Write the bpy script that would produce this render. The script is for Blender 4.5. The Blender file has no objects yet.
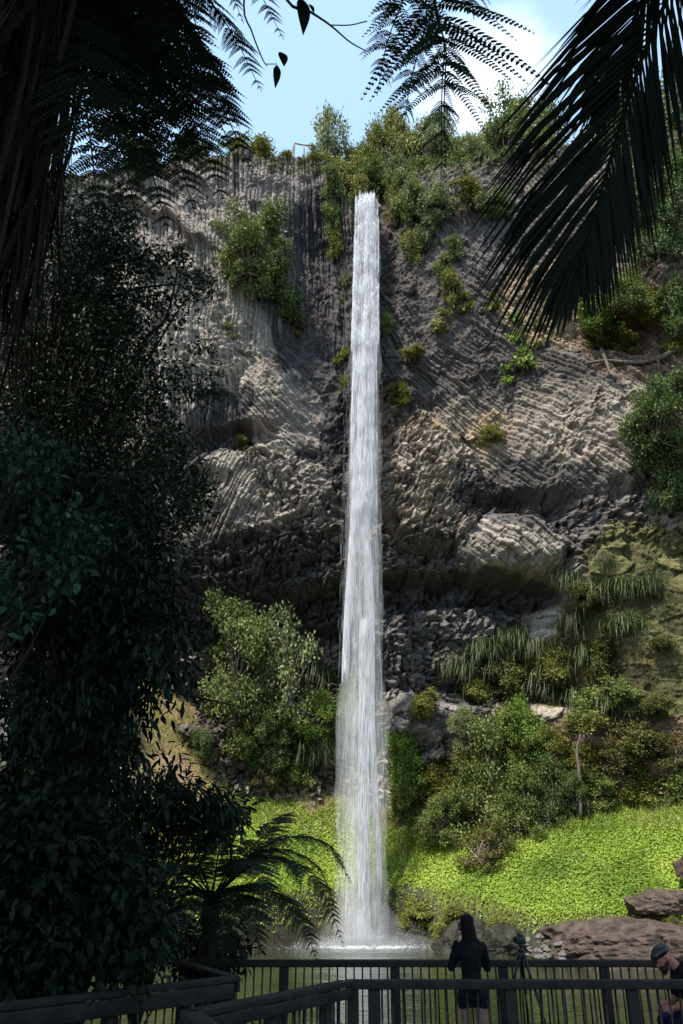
import bpy, bmesh, math, random
import numpy as np
from mathutils import Vector, Matrix

random.seed(7)
RNG = np.random.default_rng(11)
SC = bpy.context.scene
COL = SC.collection
R = math.radians

# ------------------------------------------------------------------ camera
CAMZ = 3.2
PITCH = R(24.2)
FPX = 826.0
SP, CP = math.sin(PITCH), math.cos(PITCH)


def at(px, py, Y):
    """point of the world at distance Y in front of the viewpoint, seen at pixel (px, py)"""
    dx, dy = (px - 341.5) / FPX, (512 - py) / FPX
    d = (dx, CP - dy * SP, SP + dy * CP)
    t = Y / d[1]
    return np.array((d[0] * t, Y, CAMZ + d[2] * t))


def depth(p):
    return p[1] * CP + (p[2] - CAMZ) * SP


def mpp(p):
    """metres per pixel at a point"""
    return depth(p) / FPX


def proj(X, Y, Z):
    D = Y * CP + (Z - CAMZ) * SP
    return 341.5 + FPX * X / D, 512 - FPX * ((Z - CAMZ) * CP - Y * SP) / D


cam = bpy.data.cameras.new('camera')
camo = bpy.data.objects.new('camera', cam)
COL.objects.link(camo)
camo.location = (0, 0, CAMZ)
camo.rotation_euler = (R(90) + PITCH, 0, 0)
cam.sensor_fit = 'VERTICAL'
cam.sensor_height = 24.0
cam.lens = 24.0 * FPX / 1024
cam.clip_start = 0.1
cam.clip_end = 3000
SC.camera = camo

# ------------------------------------------------------------------ noise


def _hash(ix, iy, seed):
    h = (ix.astype(np.int64) * 374761393 + iy.astype(np.int64) * 668265263 + seed * 974634777) & 0xFFFFFFFF
    h = ((h ^ (h >> 13)) * 1274126177) & 0xFFFFFFFF
    h = ((h ^ (h >> 16)) * 2246822519) & 0xFFFFFFFF
    return ((h ^ (h >> 15)) & 0xFFFFFF) / float(0xFFFFFF)


def vnoise(x, y, seed=0):
    ix, iy = np.floor(x), np.floor(y)
    fx, fy = x - ix, y - iy
    fx = fx * fx * (3 - 2 * fx)
    fy = fy * fy * (3 - 2 * fy)
    a, b = _hash(ix, iy, seed), _hash(ix + 1, iy, seed)
    c, d = _hash(ix, iy + 1, seed), _hash(ix + 1, iy + 1, seed)
    return (a * (1 - fx) + b * fx) * (1 - fy) + (c * (1 - fx) + d * fx) * fy


def fbm(x, y, seed=0, octv=4, gain=0.5):
    s, a, t = 0.0, 1.0, 0.0
    for k in range(octv):
        s = s + a * vnoise(x * 2 ** k + 17.3 * k, y * 2 ** k - 9.1 * k, seed + k)
        t += a
        a *= gain
    return s / t          # 0..1


def voronoi(x, y, seed=0):
    ix, iy = np.floor(x), np.floor(y)
    f1 = np.full(x.shape, 9.0)
    f2 = np.full(x.shape, 9.0)
    cx, cy = np.zeros_like(x), np.zeros_like(x)
    ox, oy = np.zeros_like(x), np.zeros_like(x)
    for i in (-1, 0, 1):
        for j in (-1, 0, 1):
            gx, gy = ix + i, iy + j
            px = gx + 0.15 + 0.7 * _hash(gx, gy, seed)
            py = gy + 0.15 + 0.7 * _hash(gx, gy, seed + 51)
            d = (x - px) ** 2 + (y - py) ** 2
            m = d < f1
            f2 = np.where(m, f1, np.minimum(f2, d))
            f1 = np.where(m, d, f1)
            cx, cy = np.where(m, gx, cx), np.where(m, gy, cy)
            ox, oy = np.where(m, x - px, ox), np.where(m, y - py, oy)
    return np.sqrt(f1), np.sqrt(f2), cx, cy, ox, oy


def sstep(a, b, x):
    t = np.clip((x - a) / (b - a), 0, 1)
    return t * t * (3 - 2 * t)


# ------------------------------------------------------------------ mesh helpers


def mesh_np(name, V, F, mat=None, face_attr=None, point_col=None, smooth=False):
    """V (n,3), F (m,k) all faces with the same count, or a list of such arrays"""
    Fs = F if isinstance(F, list) else [F]
    Fs = [f for f in Fs if len(f)]
    me = bpy.data.meshes.new(name)
    V = np.asarray(V, dtype=np.float32)
    me.vertices.add(len(V))
    me.vertices.foreach_set('co', V.ravel())
    nl = sum(f.size for f in Fs)
    npoly = sum(len(f) for f in Fs)
    me.loops.add(nl)
    me.polygons.add(npoly)
    me.loops.foreach_set('vertex_index', np.concatenate([f.ravel() for f in Fs]).astype(np.int32))
    cnt = np.concatenate([np.full(len(f), f.shape[1]) for f in Fs])
    st = np.concatenate([[0], np.cumsum(cnt)[:-1]])
    me.polygons.foreach_set('loop_start', st.astype(np.int32))
    me.update(calc_edges=True)
    if face_attr is not None:
        a = me.attributes.new('tint', 'FLOAT', 'FACE')
        a.data.foreach_set('value', np.asarray(face_attr, dtype=np.float32))
    if point_col is not None:
        a = me.attributes.new('col', 'FLOAT_COLOR', 'POINT')
        c = np.ones((len(V), 4), dtype=np.float32)
        c[:, :3] = point_col
        a.data.foreach_set('color', c.ravel())
    if smooth:
        me.polygons.foreach_set('use_smooth', np.ones(npoly, dtype=bool))
    if mat:
        me.materials.append(mat)
    return me


class MB:
    """collects raw geometry for one mesh"""

    def __init__(self):
        self.V, self.Q, self.T, self.tq, self.tt, self.n = [], [], [], [], [], 0

    def add(self, V, Q=None, T=None, tq=None, tt=None):
        V = np.asarray(V, dtype=float).reshape(-1, 3)
        self.V.append(V)
        if Q is not None and len(Q):
            Q = np.asarray(Q)
            self.Q.append(Q + self.n)
            self.tq.append(np.broadcast_to(0.5 if tq is None else tq, (len(Q),)))
        if T is not None and len(T):
            T = np.asarray(T)
            self.T.append(T + self.n)
            self.tt.append(np.broadcast_to(0.5 if tt is None else tt, (len(T),)))
        self.n += len(V)

    def box(self, c, s, rz=0.0, rot=None):
        sx, sy, sz = (k / 2 for k in s)
        P = np.array([(x, y, z) for x in (-sx, sx) for y in (-sy, sy) for z in (-sz, sz)])
        if rot is not None:
            P = P @ np.array(rot).T
        elif rz:
            ca, sa = math.cos(rz), math.sin(rz)
            P = P @ np.array(((ca, sa, 0), (-sa, ca, 0), (0, 0, 1)))
        self.add(P + np.asarray(c), [(0, 1, 3, 2), (4, 6, 7, 5), (0, 4, 5, 1), (2, 3, 7, 6), (0, 2, 6, 4), (1, 5, 7, 3)])

    def tube(self, pts, radii, sides=7, cap=True, tint=None):
        P = np.asarray(pts, dtype=float)
        n = len(P)
        r = np.broadcast_to(np.asarray(radii, dtype=float), (n,))
        T = np.gradient(P, axis=0)
        T /= np.linalg.norm(T, axis=1)[:, None] + 1e-9
        ref = np.array((0.13, 0.99, 0.05)) if abs(T[0][2]) > 0.8 else np.array((0.05, 0.1, 0.99))
        A = np.cross(T, ref)
        A /= np.linalg.norm(A, axis=1)[:, None] + 1e-9
        B = np.cross(T, A)
        th = np.linspace(0, 2 * math.pi, sides, endpoint=False)
        V = P[:, None] + r[:, None, None] * (A[:, None] * np.cos(th)[None, :, None] + B[:, None] * np.sin(th)[None, :, None])
        i = np.arange(n - 1)[:, None] * sides
        j = np.arange(sides)[None]
        j2 = (j + 1) % sides
        Q = np.stack([i + j, i + j2, i + sides + j2, i + sides + j], -1).reshape(-1, 4)
        V = V.reshape(-1, 3)
        T3 = []
        if cap:
            V = np.vstack([V, P[0], P[-1]])
            c0, c1 = n * sides, n * sides + 1
            T3 = [(c0, (k + 1) % sides, k) for k in range(sides)] + \
                 [(c1, (n - 1) * sides + k, (n - 1) * sides + (k + 1) % sides) for k in range(sides)]
        self.add(V, Q, T3, tint, tint)

    def mesh(self, name, mat, smooth=False):
        V = np.vstack(self.V)
        Fs, ts = [], []
        if self.Q:
            Fs.append(np.vstack(self.Q))
            ts.append(np.concatenate(self.tq))
        if self.T:
            Fs.append(np.vstack(self.T))
            ts.append(np.concatenate(self.tt))
        return mesh_np(name, V, Fs, mat, np.concatenate(ts), smooth=smooth)

    def build(self, name, mat, parent=None, smooth=False):
        return link(name, self.mesh(name, mat, smooth), parent)


def link(name, me, parent=None):
    o = bpy.data.objects.new(name, me)
    COL.objects.link(o)
    if parent is not None:
        o.parent = parent
    return o


def tag(o, label=None, cat=None, group=None, kind=None):
    if label:
        o['label'] = label
    if cat:
        o['category'] = cat
    if group:
        o['group'] = group
    if kind:
        o['kind'] = kind
    return o


def thing(name, label, cat, loc=(0, 0, 0), rz=0.0, group=None):
    o = bpy.data.objects.new(name, None)
    COL.objects.link(o)
    o.empty_display_size = 0.2
    o.location = [float(v) for v in loc]
    o.rotation_euler = (0, 0, rz)
    return tag(o, label, cat, group)


def unit(v):
    v = np.asarray(v, dtype=float)
    return v / (np.linalg.norm(v, axis=-1, keepdims=True) + 1e-9)


def bez(pts, n):
    """smooth curve through the points (Catmull-Rom)"""
    P = np.asarray(pts, dtype=float)
    P = np.vstack([2 * P[0] - P[1], P, 2 * P[-1] - P[-2]])
    out = []
    m = len(P) - 3
    for t in np.linspace(0, m - 1e-6, n):
        i = int(t)
        f = t - i
        a, b, c, d = P[i:i + 4]
        out.append(0.5 * (2 * b + (c - a) * f + (2 * a - 5 * b + 4 * c - d) * f * f + (3 * b - a - 3 * c + d) * f ** 3))
    return np.array(out)


# ------------------------------------------------------------------ materials


def mat_new(name):
    m = bpy.data.materials.new(name)
    m.use_nodes = True
    nt = m.node_tree
    nt.nodes.clear()
    return m, nt, nt.nodes, nt.links


def nd(ns, typ, **kw):
    n = ns.new(typ)
    for k, v in kw.items():
        setattr(n, k, v)
    return n


def leaf_mat(name, dark, light, trans=0.3, rough=0.5, spec=0.4, objcol=False):
    m, nt, ns, ln = mat_new(name)
    out = nd(ns, 'ShaderNodeOutputMaterial')
    at_ = nd(ns, 'ShaderNodeAttribute', attribute_name='tint')
    mx = nd(ns, 'ShaderNodeMix', data_type='RGBA')
    mx.inputs[6].default_value = (*dark, 1)
    mx.inputs[7].default_value = (*light, 1)
    ln.new(at_.outputs['Fac'], mx.inputs[0])
    c = mx.outputs[2]
    if objcol:
        oi = nd(ns, 'ShaderNodeObjectInfo')
        mu = nd(ns, 'ShaderNodeMix', data_type='RGBA', blend_type='MULTIPLY')
        mu.inputs[0].default_value = 1
        ln.new(c, mu.inputs[6])
        ln.new(oi.outputs['Color'], mu.inputs[7])
        c = mu.outputs[2]
    b = nd(ns, 'ShaderNodeBsdfPrincipled')
    b.inputs['Roughness'].default_value = rough
    b.inputs['Specular IOR Level'].default_value = spec
    ln.new(c, b.inputs['Base Color'])
    tr = nd(ns, 'ShaderNodeBsdfTranslucent')
    ln.new(c, tr.inputs['Color'])
    ms = nd(ns, 'ShaderNodeMixShader')
    ms.inputs[0].default_value = trans
    ln.new(b.outputs[0], ms.inputs[1])
    ln.new(tr.outputs[0], ms.inputs[2])
    ln.new(ms.outputs[0], out.inputs[0])
    return m


def plain_mat(name, c1, c2, scale=8.0, rough=0.7, bump=0.0, stretch=(1, 1, 1), spec=0.3, metallic=0.0):
    m, nt, ns, ln = mat_new(name)
    out = nd(ns, 'ShaderNodeOutputMaterial')
    tc = nd(ns, 'ShaderNodeTexCoord')
    mp = nd(ns, 'ShaderNodeMapping')
    mp.inputs['Scale'].default_value = stretch
    nz = nd(ns, 'ShaderNodeTexNoise')
    nz.inputs['Scale'].default_value = scale
    nz.inputs['Detail'].default_value = 5
    rp = nd(ns, 'ShaderNodeValToRGB')
    rp.color_ramp.elements[0].color = (*c1, 1)
    rp.color_ramp.elements[0].position = 0.32
    rp.color_ramp.elements[1].color = (*c2, 1)
    rp.color_ramp.elements[1].position = 0.68
    b = nd(ns, 'ShaderNodeBsdfPrincipled')
    b.inputs['Roughness'].default_value = rough
    b.inputs['Specular IOR Level'].default_value = spec
    b.inputs['Metallic'].default_value = metallic
    ln.new(tc.outputs['Object'], mp.inputs[0])
    ln.new(mp.outputs[0], nz.inputs['Vector'])
    ln.new(nz.outputs['Fac'], rp.inputs[0])
    ln.new(rp.outputs[0], b.inputs['Base Color'])
    if bump:
        bp = nd(ns, 'ShaderNodeBump')
        bp.inputs['Strength'].default_value = bump
        bp.inputs['Distance'].default_value = 0.05
        ln.new(nz.outputs['Fac'], bp.inputs['Height'])
        ln.new(bp.outputs[0], b.inputs['Normal'])
    ln.new(b.outputs[0], out.inputs[0])
    return m


def vcol_mat(name, scales=((0.9, 0.5), (6.0, 0.5)), rough=0.85, bump=0.5, bscale=5.0, bdist=0.12, spec=0.25):
    """colour from the mesh's own 'col' attribute, broken up by noise"""
    m, nt, ns, ln = mat_new(name)
    out = nd(ns, 'ShaderNodeOutputMaterial')
    at_ = nd(ns, 'ShaderNodeAttribute', attribute_name='col')
    tc = nd(ns, 'ShaderNodeTexCoord')
    c = at_.outputs['Color']
    for sc_, amt in scales:
        nz = nd(ns, 'ShaderNodeTexNoise')
        nz.inputs['Scale'].default_value = sc_
        nz.inputs['Detail'].default_value = 6
        nz.inputs['Roughness'].default_value = 0.65
        ln.new(tc.outputs['Object'], nz.inputs['Vector'])
        mr = nd(ns, 'ShaderNodeMapRange')
        mr.inputs[1].default_value = 0.3
        mr.inputs[2].default_value = 0.7
        mr.inputs[3].default_value = 1 - amt
        mr.inputs[4].default_value = 1 + amt
        ln.new(nz.outputs['Fac'], mr.inputs[0])
        vm = nd(ns, 'ShaderNodeVectorMath', operation='SCALE')
        ln.new(c, vm.inputs[0])
        ln.new(mr.outputs[0], vm.inputs['Scale'])
        c = vm.outputs[0]
    b = nd(ns, 'ShaderNodeBsdfPrincipled')
    b.inputs['Roughness'].default_value = rough
    b.inputs['Specular IOR Level'].default_value = spec
    ln.new(c, b.inputs['Base Color'])
    if bump:
        nz = nd(ns, 'ShaderNodeTexNoise')
        nz.inputs['Scale'].default_value = bscale
        nz.inputs['Detail'].default_value = 8
        nz.inputs['Roughness'].default_value = 0.7
        ln.new(tc.outputs['Object'], nz.inputs['Vector'])
        bp = nd(ns, 'ShaderNodeBump')
        bp.inputs['Strength'].default_value = bump
        bp.inputs['Distance'].default_value = bdist
        ln.new(nz.outputs['Fac'], bp.inputs['Height'])
        ln.new(bp.outputs[0], b.inputs['Normal'])
    ln.new(b.outputs[0], out.inputs[0])
    return m


# ------------------------------------------------------------------ sky and sun
SUN_DIR = unit(np.array((-0.36, -0.52, 0.90)))       # towards the sun
elev = math.asin(SUN_DIR[2])
w = bpy.data.worlds.new('World')
SC.world = w
w.use_nodes = True
nt = w.node_tree
nt.nodes.clear()
ns, ln = nt.nodes, nt.links
wo = nd(ns, 'ShaderNodeOutputWorld')
bg = nd(ns, 'ShaderNodeBackground')
bg.inputs['Strength'].default_value = 0.15
sky = nd(ns, 'ShaderNodeTexSky', sky_type='NISHITA')
sky.sun_disc = False
sky.sun_elevation = elev
sky.sun_rotation = math.atan2(SUN_DIR[0], SUN_DIR[1])
sky.air_density = 1.0
sky.dust_density = 1.5
sky.ozone_density = 1.0
tc = nd(ns, 'ShaderNodeTexCoord')
# one bank of white cloud low over the right of the gorge
mp = nd(ns, 'ShaderNodeMapping')
mp.inputs['Scale'].default_value = (1.0, 1.0, 1.6)
nz = nd(ns, 'ShaderNodeTexNoise')
nz.inputs['Scale'].default_value = 4.5
nz.inputs['Detail'].default_value = 7
nz.inputs['Roughness'].default_value = 0.55
dt = nd(ns, 'ShaderNodeVectorMath', operation='DISTANCE')
cd = unit(at(492, 92, 50) - np.array((0, 0, CAMZ)))
dt.inputs[1].default_value = [float(v) for v in cd]
mr0 = nd(ns, 'ShaderNodeMapRange')
mr0.inputs[1].default_value = 0.13
mr0.inputs[2].default_value = 0.0
mr0.inputs[3].default_value = -0.25
mr0.inputs[4].default_value = 0.42
ad = nd(ns, 'ShaderNodeMath', operation='ADD')
mr1 = nd(ns, 'ShaderNodeMapRange')
mr1.inputs[1].default_value = 0.48
mr1.inputs[2].default_value = 0.95
mxc = nd(ns, 'ShaderNodeMix', data_type='RGBA')
mxc.inputs[7].default_value = (8.5, 9.0, 9.6, 1)
ln.new(tc.outputs['Generated'], mp.inputs[0])
ln.new(mp.outputs[0], nz.inputs['Vector'])
ln.new(tc.outputs['Generated'], dt.inputs[0])
ln.new(dt.outputs['Value'], mr0.inputs[0])
ln.new(nz.outputs['Fac'], ad.inputs[0])
ln.new(mr0.outputs[0], ad.inputs[1])
ln.new(ad.outputs[0], mr1.inputs[0])
ln.new(mr1.outputs[0], mxc.inputs[0])
sky_pale = nd(ns, 'ShaderNodeMix', data_type='RGBA')       # flat pale blue mixed in to brighten the sky
sky_pale.inputs[0].default_value = 0.52
sky_pale.inputs[7].default_value = (3.9, 6.0, 8.3, 1)
ln.new(sky.outputs[0], sky_pale.inputs[6])
ln.new(sky_pale.outputs[2], mxc.inputs[6])
ln.new(mxc.outputs[2], bg.inputs['Color'])
ln.new(bg.outputs[0], wo.inputs[0])

sun = bpy.data.lights.new('sun', 'SUN')
sun.energy = 4.8
sun.angle = R(0.5)
sun.color = (1.0, 0.95, 0.87)
suno = bpy.data.objects.new('sun', sun)
COL.objects.link(suno)
suno.rotation_euler = Vector([float(v) for v in SUN_DIR]).to_track_quat('Z', 'Y').to_euler()

SC.view_settings.view_transform = 'Standard'
SC.view_settings.look = 'None'
SC.view_settings.exposure = 0.6
SC.view_settings.gamma = 1.0
SC.view_settings.use_curve_mapping = False
SC.cycles.use_denoising = True
SC.cycles.max_bounces = 8
SC.cycles.volume_bounces = 4
SC.cycles.diffuse_bounces = 3
SC.cycles.glossy_bounces = 3
SC.cycles.transmission_bounces = 4
SC.cycles.transparent_max_bounces = 16
SC.cycles.use_adaptive_sampling = False

# ================================================================== the cliff
XD = np.concatenate([np.arange(-46, -23, 0.25), np.arange(-23, 23, 0.05), np.arange(23, 46.1, 0.25)])
NZ_ = 1200
TT = np.linspace(0, 1, NZ_)

# top edge of the cliff: seen at these pixels
EDGE = [(-120, 175), (0, 172), (120, 166), (200, 154), (250, 153), (300, 160), (330, 164), (346, 188), (351, 197), (384, 197), (392, 182),
        (430, 168), (480, 160), (520, 150), (600, 140), (683, 132), (800, 130)]


def y_nom(X, Z):
    k = np.where(X < 0, 0.0120, 0.0150)
    return 57.5 - k * X * X * (1 - 0.004 * np.abs(X)) - np.clip((Z - 8) / 47, -0.1, 1.2) * 4.5


ex, ez = [], []
for px, py in EDGE:
    Y = 52.5
    for _ in range(6):
        p = at(px, py, Y)
        Y = float(y_nom(np.array(p[0]), np.array(p[2])))
    ex.append(p[0])
    ez.append(p[2])
ZTOP = np.interp(XD, ex, ez) + 1.2 * (fbm(XD * 0.6, XD * 0, 5) - 0.5)
lipm = (XD > 1.0) & (XD < 3.2)
ZTOP[lipm] = np.interp(XD, ex, ez)[lipm]

GX = np.repeat(XD[None], NZ_, 0)
GZ = -1.5 + (ZTOP[None] + 1.5) * TT[:, None]
Y0 = y_nom(GX, GZ)
U, Vv = proj(GX, Y0, GZ)
# authoring coordinates wobble so that no outline is a clean ellipse
U = U + 26 * (fbm(GX * 0.22, GZ * 0.22, 31) - 0.5)
Vv = Vv + 26 * (fbm(GX * 0.22, GZ * 0.22, 37) - 0.5)


def dome(cx, cy, rx, ry, p=0.5):
    return np.clip(1 - ((U - cx) / rx) ** 2 - ((Vv - cy) / ry) ** 2, 0, 1) ** p


def blob(cx, cy, rx, ry, soft=0.35):
    d = np.sqrt(((U - cx) / rx) ** 2 + ((Vv - cy) / ry) ** 2)
    return 1 - sstep(1 - soft, 1 + soft, d)


def band(a, b, x, s):
    return sstep(a - s, a + s, x) * (1 - sstep(b - s, b + s, x))


H = np.zeros_like(GX)                # outward (towards the pool), metres
H += 2.1 * (fbm(GX * 0.11, GZ * 0.09, 3, 5, 0.55) - 0.5)
# big bulges and hollows
H += 2.6 * dome(428, 486, 52, 72)
H += 2.6 * dome(505, 545, 52, 34)
H += 1.6 * dome(600, 420, 90, 80, 0.8)
H += 1.8 * dome(280, 500, 85, 70, 0.6)
H += 1.5 * dome(300, 400, 60, 60, 0.8)
H += 1.6 * dome(180, 330, 70, 110, 0.8)
H -= 1.8 * blob(525, 505, 42, 16)
H -= 1.5 * blob(240, 440, 45, 14)
H -= 1.2 * blob(205, 490, 26, 14)
H -= 1.4 * blob(320, 330, 34, 120)
H -= 2.5 * band(578, 604, Vv, 8) * band(375, 560, U, 25)
H += 0.9 * blob(600, 560, 50, 30)
H -= 1.9 * band(600, 705, Vv, 12) * band(372, 600, U, 25)
H += 1.2 * blob(570, 625, 40, 30)
H += 1.0 * dome(440, 640, 70, 40)
H -= 2.5 * band(592, 720, Vv, 14) * (1 - sstep(330, 375, U)) * sstep(60, 150, U)
H += 1.0 * blob(325, 612, 22, 14)
H += 1.5 * band(690, 740, Vv, 8) * band(385, 440, U, 12)
H -= 1.0 * blob(380, 230, 26, 60)
H += 1.2 * sstep(545, 640, Vv) * sstep(560, 640, U)
H -= 1.4 * blob(640, 330, 50, 18)
H += 1.3 * blob(640, 290, 60, 20)

# ---- fabric of the rock: columns and blocks
WX = GX + 0.55 * (fbm(GX * 0.22, GZ * 0.22, 71, 3) - 0.5) * 2
WZ = GZ + 0.55 * (fbm(GX * 0.22, GZ * 0.22, 77, 3) - 0.5) * 2


def blocks(ang, wid, lng, seed, amp=0.34, tilt=0.25, groove=0.16, curve=0.0):
    a = R(ang) + curve * (GX - GX.mean())
    al = WX * np.cos(a) - WZ * np.sin(a)
    ac = WX * np.sin(a) + WZ * np.cos(a)
    f1, f2, cx, cy, ox, oy = voronoi(ac / wid, al / lng, seed)
    r1, r2, r3 = _hash(cx, cy, seed + 5), _hash(cx, cy, seed + 6), _hash(cx, cy, seed + 7)
    g = 1 - sstep(0.0, 0.13, f2 - f1)
    h = (r1 - 0.5) * amp * 2 + ((r2 - 0.5) * ox + (r3 - 0.3) * oy) * tilt * 2 - g * groove
    return h, r1




def columns(ang, wid, lng, seed, amp=0.34, tilt=0.25, groove=0.16):
    """straight parallel basalt columns, each snapped off at its own places"""
    a = R(ang)
    al = WX * np.cos(a) - WZ * np.sin(a)
    ac = (WX * np.sin(a) + WZ * np.cos(a)) / wid
    ac = ac + 0.12 * (vnoise(al * 0.6, ac * 0.5, seed + 3) - 0.5) * 2
    # uneven widths: every column boundary sits off its lattice line
    i = np.floor(ac)
    b0 = i + 0.30 * (_hash(i, i * 0, seed) - 0.5) * 2
    b1 = i + 1 + 0.30 * (_hash(i + 1, i * 0, seed) - 0.5) * 2
    lo, hi = ac < b0, ac > b1
    bm1 = i - 1 + 0.30 * (_hash(i - 1, i * 0, seed) - 0.5) * 2
    b2 = i + 2 + 0.30 * (_hash(i + 2, i * 0, seed) - 0.5) * 2
    idx_ = np.where(lo, i - 1, np.where(hi, i + 1, i))
    s0 = np.where(lo, bm1, np.where(hi, b1, b0))
    s1 = np.where(lo, b0, np.where(hi, b2, b1))
    f = (ac - s0) / (s1 - s0)
    seg = al / lng * (0.7 + 0.6 * _hash(idx_, idx_ * 0, seed + 1)) + 9 * _hash(idx_, idx_ * 0, seed + 2)
    j = np.floor(seg)
    fs = seg - j
    r1, r2, r3 = _hash(idx_, j, seed + 5), _hash(idx_, j, seed + 6), _hash(idx_, idx_ * 0, seed + 7)
    prism = -np.clip(np.abs(f - 0.5) * 2 - 0.42, 0, 1) * 0.62 * groove * 1.9      # chamfered faces
    big = (vnoise(ac * 0.16, al * 0.25, seed + 8) - 0.5) * amp * 1.5              # bundles stand out together
    crack = np.where(fs < 0.10 / lng, -0.10, 0.0)
    h = (r1 - 0.5) * amp * 1.25 + (r3 - 0.5) * amp * 0.6 + big + prism + (f - 0.5) * (r2 - 0.5) * tilt * 1.2 + (fs - 0.5) * (r2 - 0.45) * tilt + crack
    return h, 0.6 * r1 + 0.4 * r3


_wx, _wz = WX, WZ
WX = WX + 0.30 * (fbm(GX * 1.3, GZ * 1.3, 171, 3) - 0.5) * 2
WZ = WZ + 0.30 * (fbm(GX * 1.3, GZ * 1.3, 177, 3) - 0.5) * 2
Hd, rd = blocks(20, 0.30, 0.50, 1, 0.30, 0.75, 0.20)                # default: broken block ends
Hd2, rd2 = blocks(-35, 0.26, 0.46, 2, 0.30, 0.75, 0.20)
sel = sstep(0.47, 0.53, fbm(GX * 0.4, GZ * 0.4, 73, 3))
Hd, rd = Hd * sel + Hd2 * (1 - sel), rd * sel + rd2 * (1 - sel)
Hb, rb = blocks(10, 0.95, 1.5, 4, 0.34, 0.50, 0.16)                # bigger broken blocks
Hd, rd = 0.72 * Hd + 0.9 * Hb, 0.6 * rd + 0.4 * rb
WX, WZ = _wx, _wz
REG = [
    # weight, angle, column width, length, seed, amp
    (blob(200, 260, 175, 170), columns(87, 0.34, 4.6, 11, 0.24, 0.16, 0.26)),
    (blob(430, 265, 75, 130), columns(62, 0.32, 4.2, 21, 0.24, 0.16, 0.24)),
    (blob(540, 250, 90, 90), columns(53, 0.32, 4.4, 25, 0.24, 0.16, 0.24)),
    (blob(590, 390, 170, 105), columns(47, 0.29, 5.5, 31, 0.22, 0.16, 0.26)),
    (blob(290, 395, 48, 60), columns(43, 0.30, 3.6, 41, 0.24, 0.16, 0.24)),
    (blob(215, 500, 45, 45), columns(118, 0.32, 2.6, 51, 0.3, 0.2, 0.22)),
    (blob(500, 548, 46, 30), columns(46, 0.28, 1.6, 61, 0.26, 0.25, 0.16)),
    (blob(630, 660, 100, 120), blocks(10, 0.9, 2.0, 81, 0.2, 0.2, 0.05)),
    (blob(425, 715, 40, 26), blocks(25, 0.55, 2.2, 91, 0.22, 0.25, 0.12)),
]
FAB, RR = Hd.copy(), rd.copy()
BRK = fbm(GX * 0.55, GZ * 0.42, 201, 4)          # where the columns are shattered into blocks
AMP = fbm(GX * 0.30, GZ * 0.24, 207, 4)
for wgt, (h, r) in REG:
    wg = sstep(0.30, 0.6, wgt) * (1 - 0.55 * sstep(0.57, 0.70, BRK))
    h = h * (0.62 + 0.95 * AMP)
    FAB = FAB * (1 - wg) + h * wg
    RR = RR * (1 - wg) + r * wg
smooth_m = np.clip(blob(445, 300, 30, 50) + blob(315, 400, 30, 90) * 0.6 + blob(650, 690, 90, 100) * 0.6 + blob(580, 640, 40, 22) * 0.7, 0, 0.8)
H += FAB * (1 - smooth_m)
# scalloped ledges top left
led = blob(175, 235, 95, 62)
ph = (GZ + 2.6 * (fbm(GX * 0.30, GZ * 0.22, 91, 4) - 0.5) * 2 + 0.25 * GX) / 2.3
fr = ph - np.floor(ph)
H += led * (1 - fr) ** 1.6 * 1.1 * sstep(0.30, 0.62, vnoise(GX * 0.33, np.floor(ph) * 3.7, 95))
H += 0.6 * np.abs(fbm(GX * 0.42, GZ * 0.55, 211, 4) - 0.5) * -1.0            # open joints and buttresses
H += 0.30 * (fbm(GX * 1.8, GZ * 1.8, 15, 5, 0.62) - 0.5) * 2
GY = Y0 - H

# ---- rock colours: lichen, stains, iron, moss, paler bulges, darker hollows, painted overhang shade


def paint(C, m, c):
    return C * (1 - m[..., None]) + np.array(c) * m[..., None]


nA = fbm(GX * 0.35, GZ * 0.35, 41, 5)
nB = fbm(GX * 1.3, GZ * 1.3, 43, 4)
# streaks that ran down the wall
nS = fbm(GX * 1.1, GZ * 0.10, 47, 5)
C = np.ones(GX.shape + (3,)) * np.array((0.215, 0.185, 0.155))
C = paint(C, sstep(0.50, 0.68, nA), (0.110, 0.096, 0.088))
C = paint(C, sstep(0.55, 0.72, nB) * 0.55, (0.27, 0.238, 0.205))


def stain_shade(cx, cy, rx, ry, c, k=0.9, thr=0.28):
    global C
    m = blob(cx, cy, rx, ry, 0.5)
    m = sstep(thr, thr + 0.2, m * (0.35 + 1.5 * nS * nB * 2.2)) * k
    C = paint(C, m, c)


stain_shade(200, 300, 70, 120, (0.30, 0.268, 0.232), 0.6, .34)
stain_shade(205, 200, 110, 50, (0.24, 0.205, 0.19), 0.6)
stain_shade(290, 180, 60, 24, (0.20, 0.175, 0.17), 0.7)
stain_shade(318, 350, 42, 135, (0.050, 0.046, 0.049), 0.97, 0.15)
stain_shade(300, 290, 40, 40, (0.07, 0.062, 0.064), 0.9)  # shadow of the big cliff bush painted on the rock
stain_shade(240, 425, 45, 30, (0.050, 0.047, 0.047), 0.95, 0.3)  # darker along the cleft
stain_shade(200, 470, 40, 40, (0.075, 0.07, 0.07), 0.8)  # darker at the lower end of the cleft
stain_shade(290, 420, 34, 46, (0.29, 0.262, 0.228), 0.6, .36)
stain_shade(260, 480, 40, 30, (0.33, 0.30, 0.275), 0.6)
stain_shade(300, 520, 60, 50, (0.15, 0.14, 0.135), 0.75)
stain_shade(260, 590, 110, 50, (0.050, 0.047, 0.047), 0.97, 0.26)  # shade under the left overhang painted near black
stain_shade(396, 270, 22, 90, (0.11, 0.080, 0.078), 0.85)
stain_shade(435, 295, 56, 95, (0.075, 0.066, 0.066), 0.95, 0.2)
stain_shade(420, 380, 40, 30, (0.075, 0.067, 0.067), 0.9)
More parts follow.
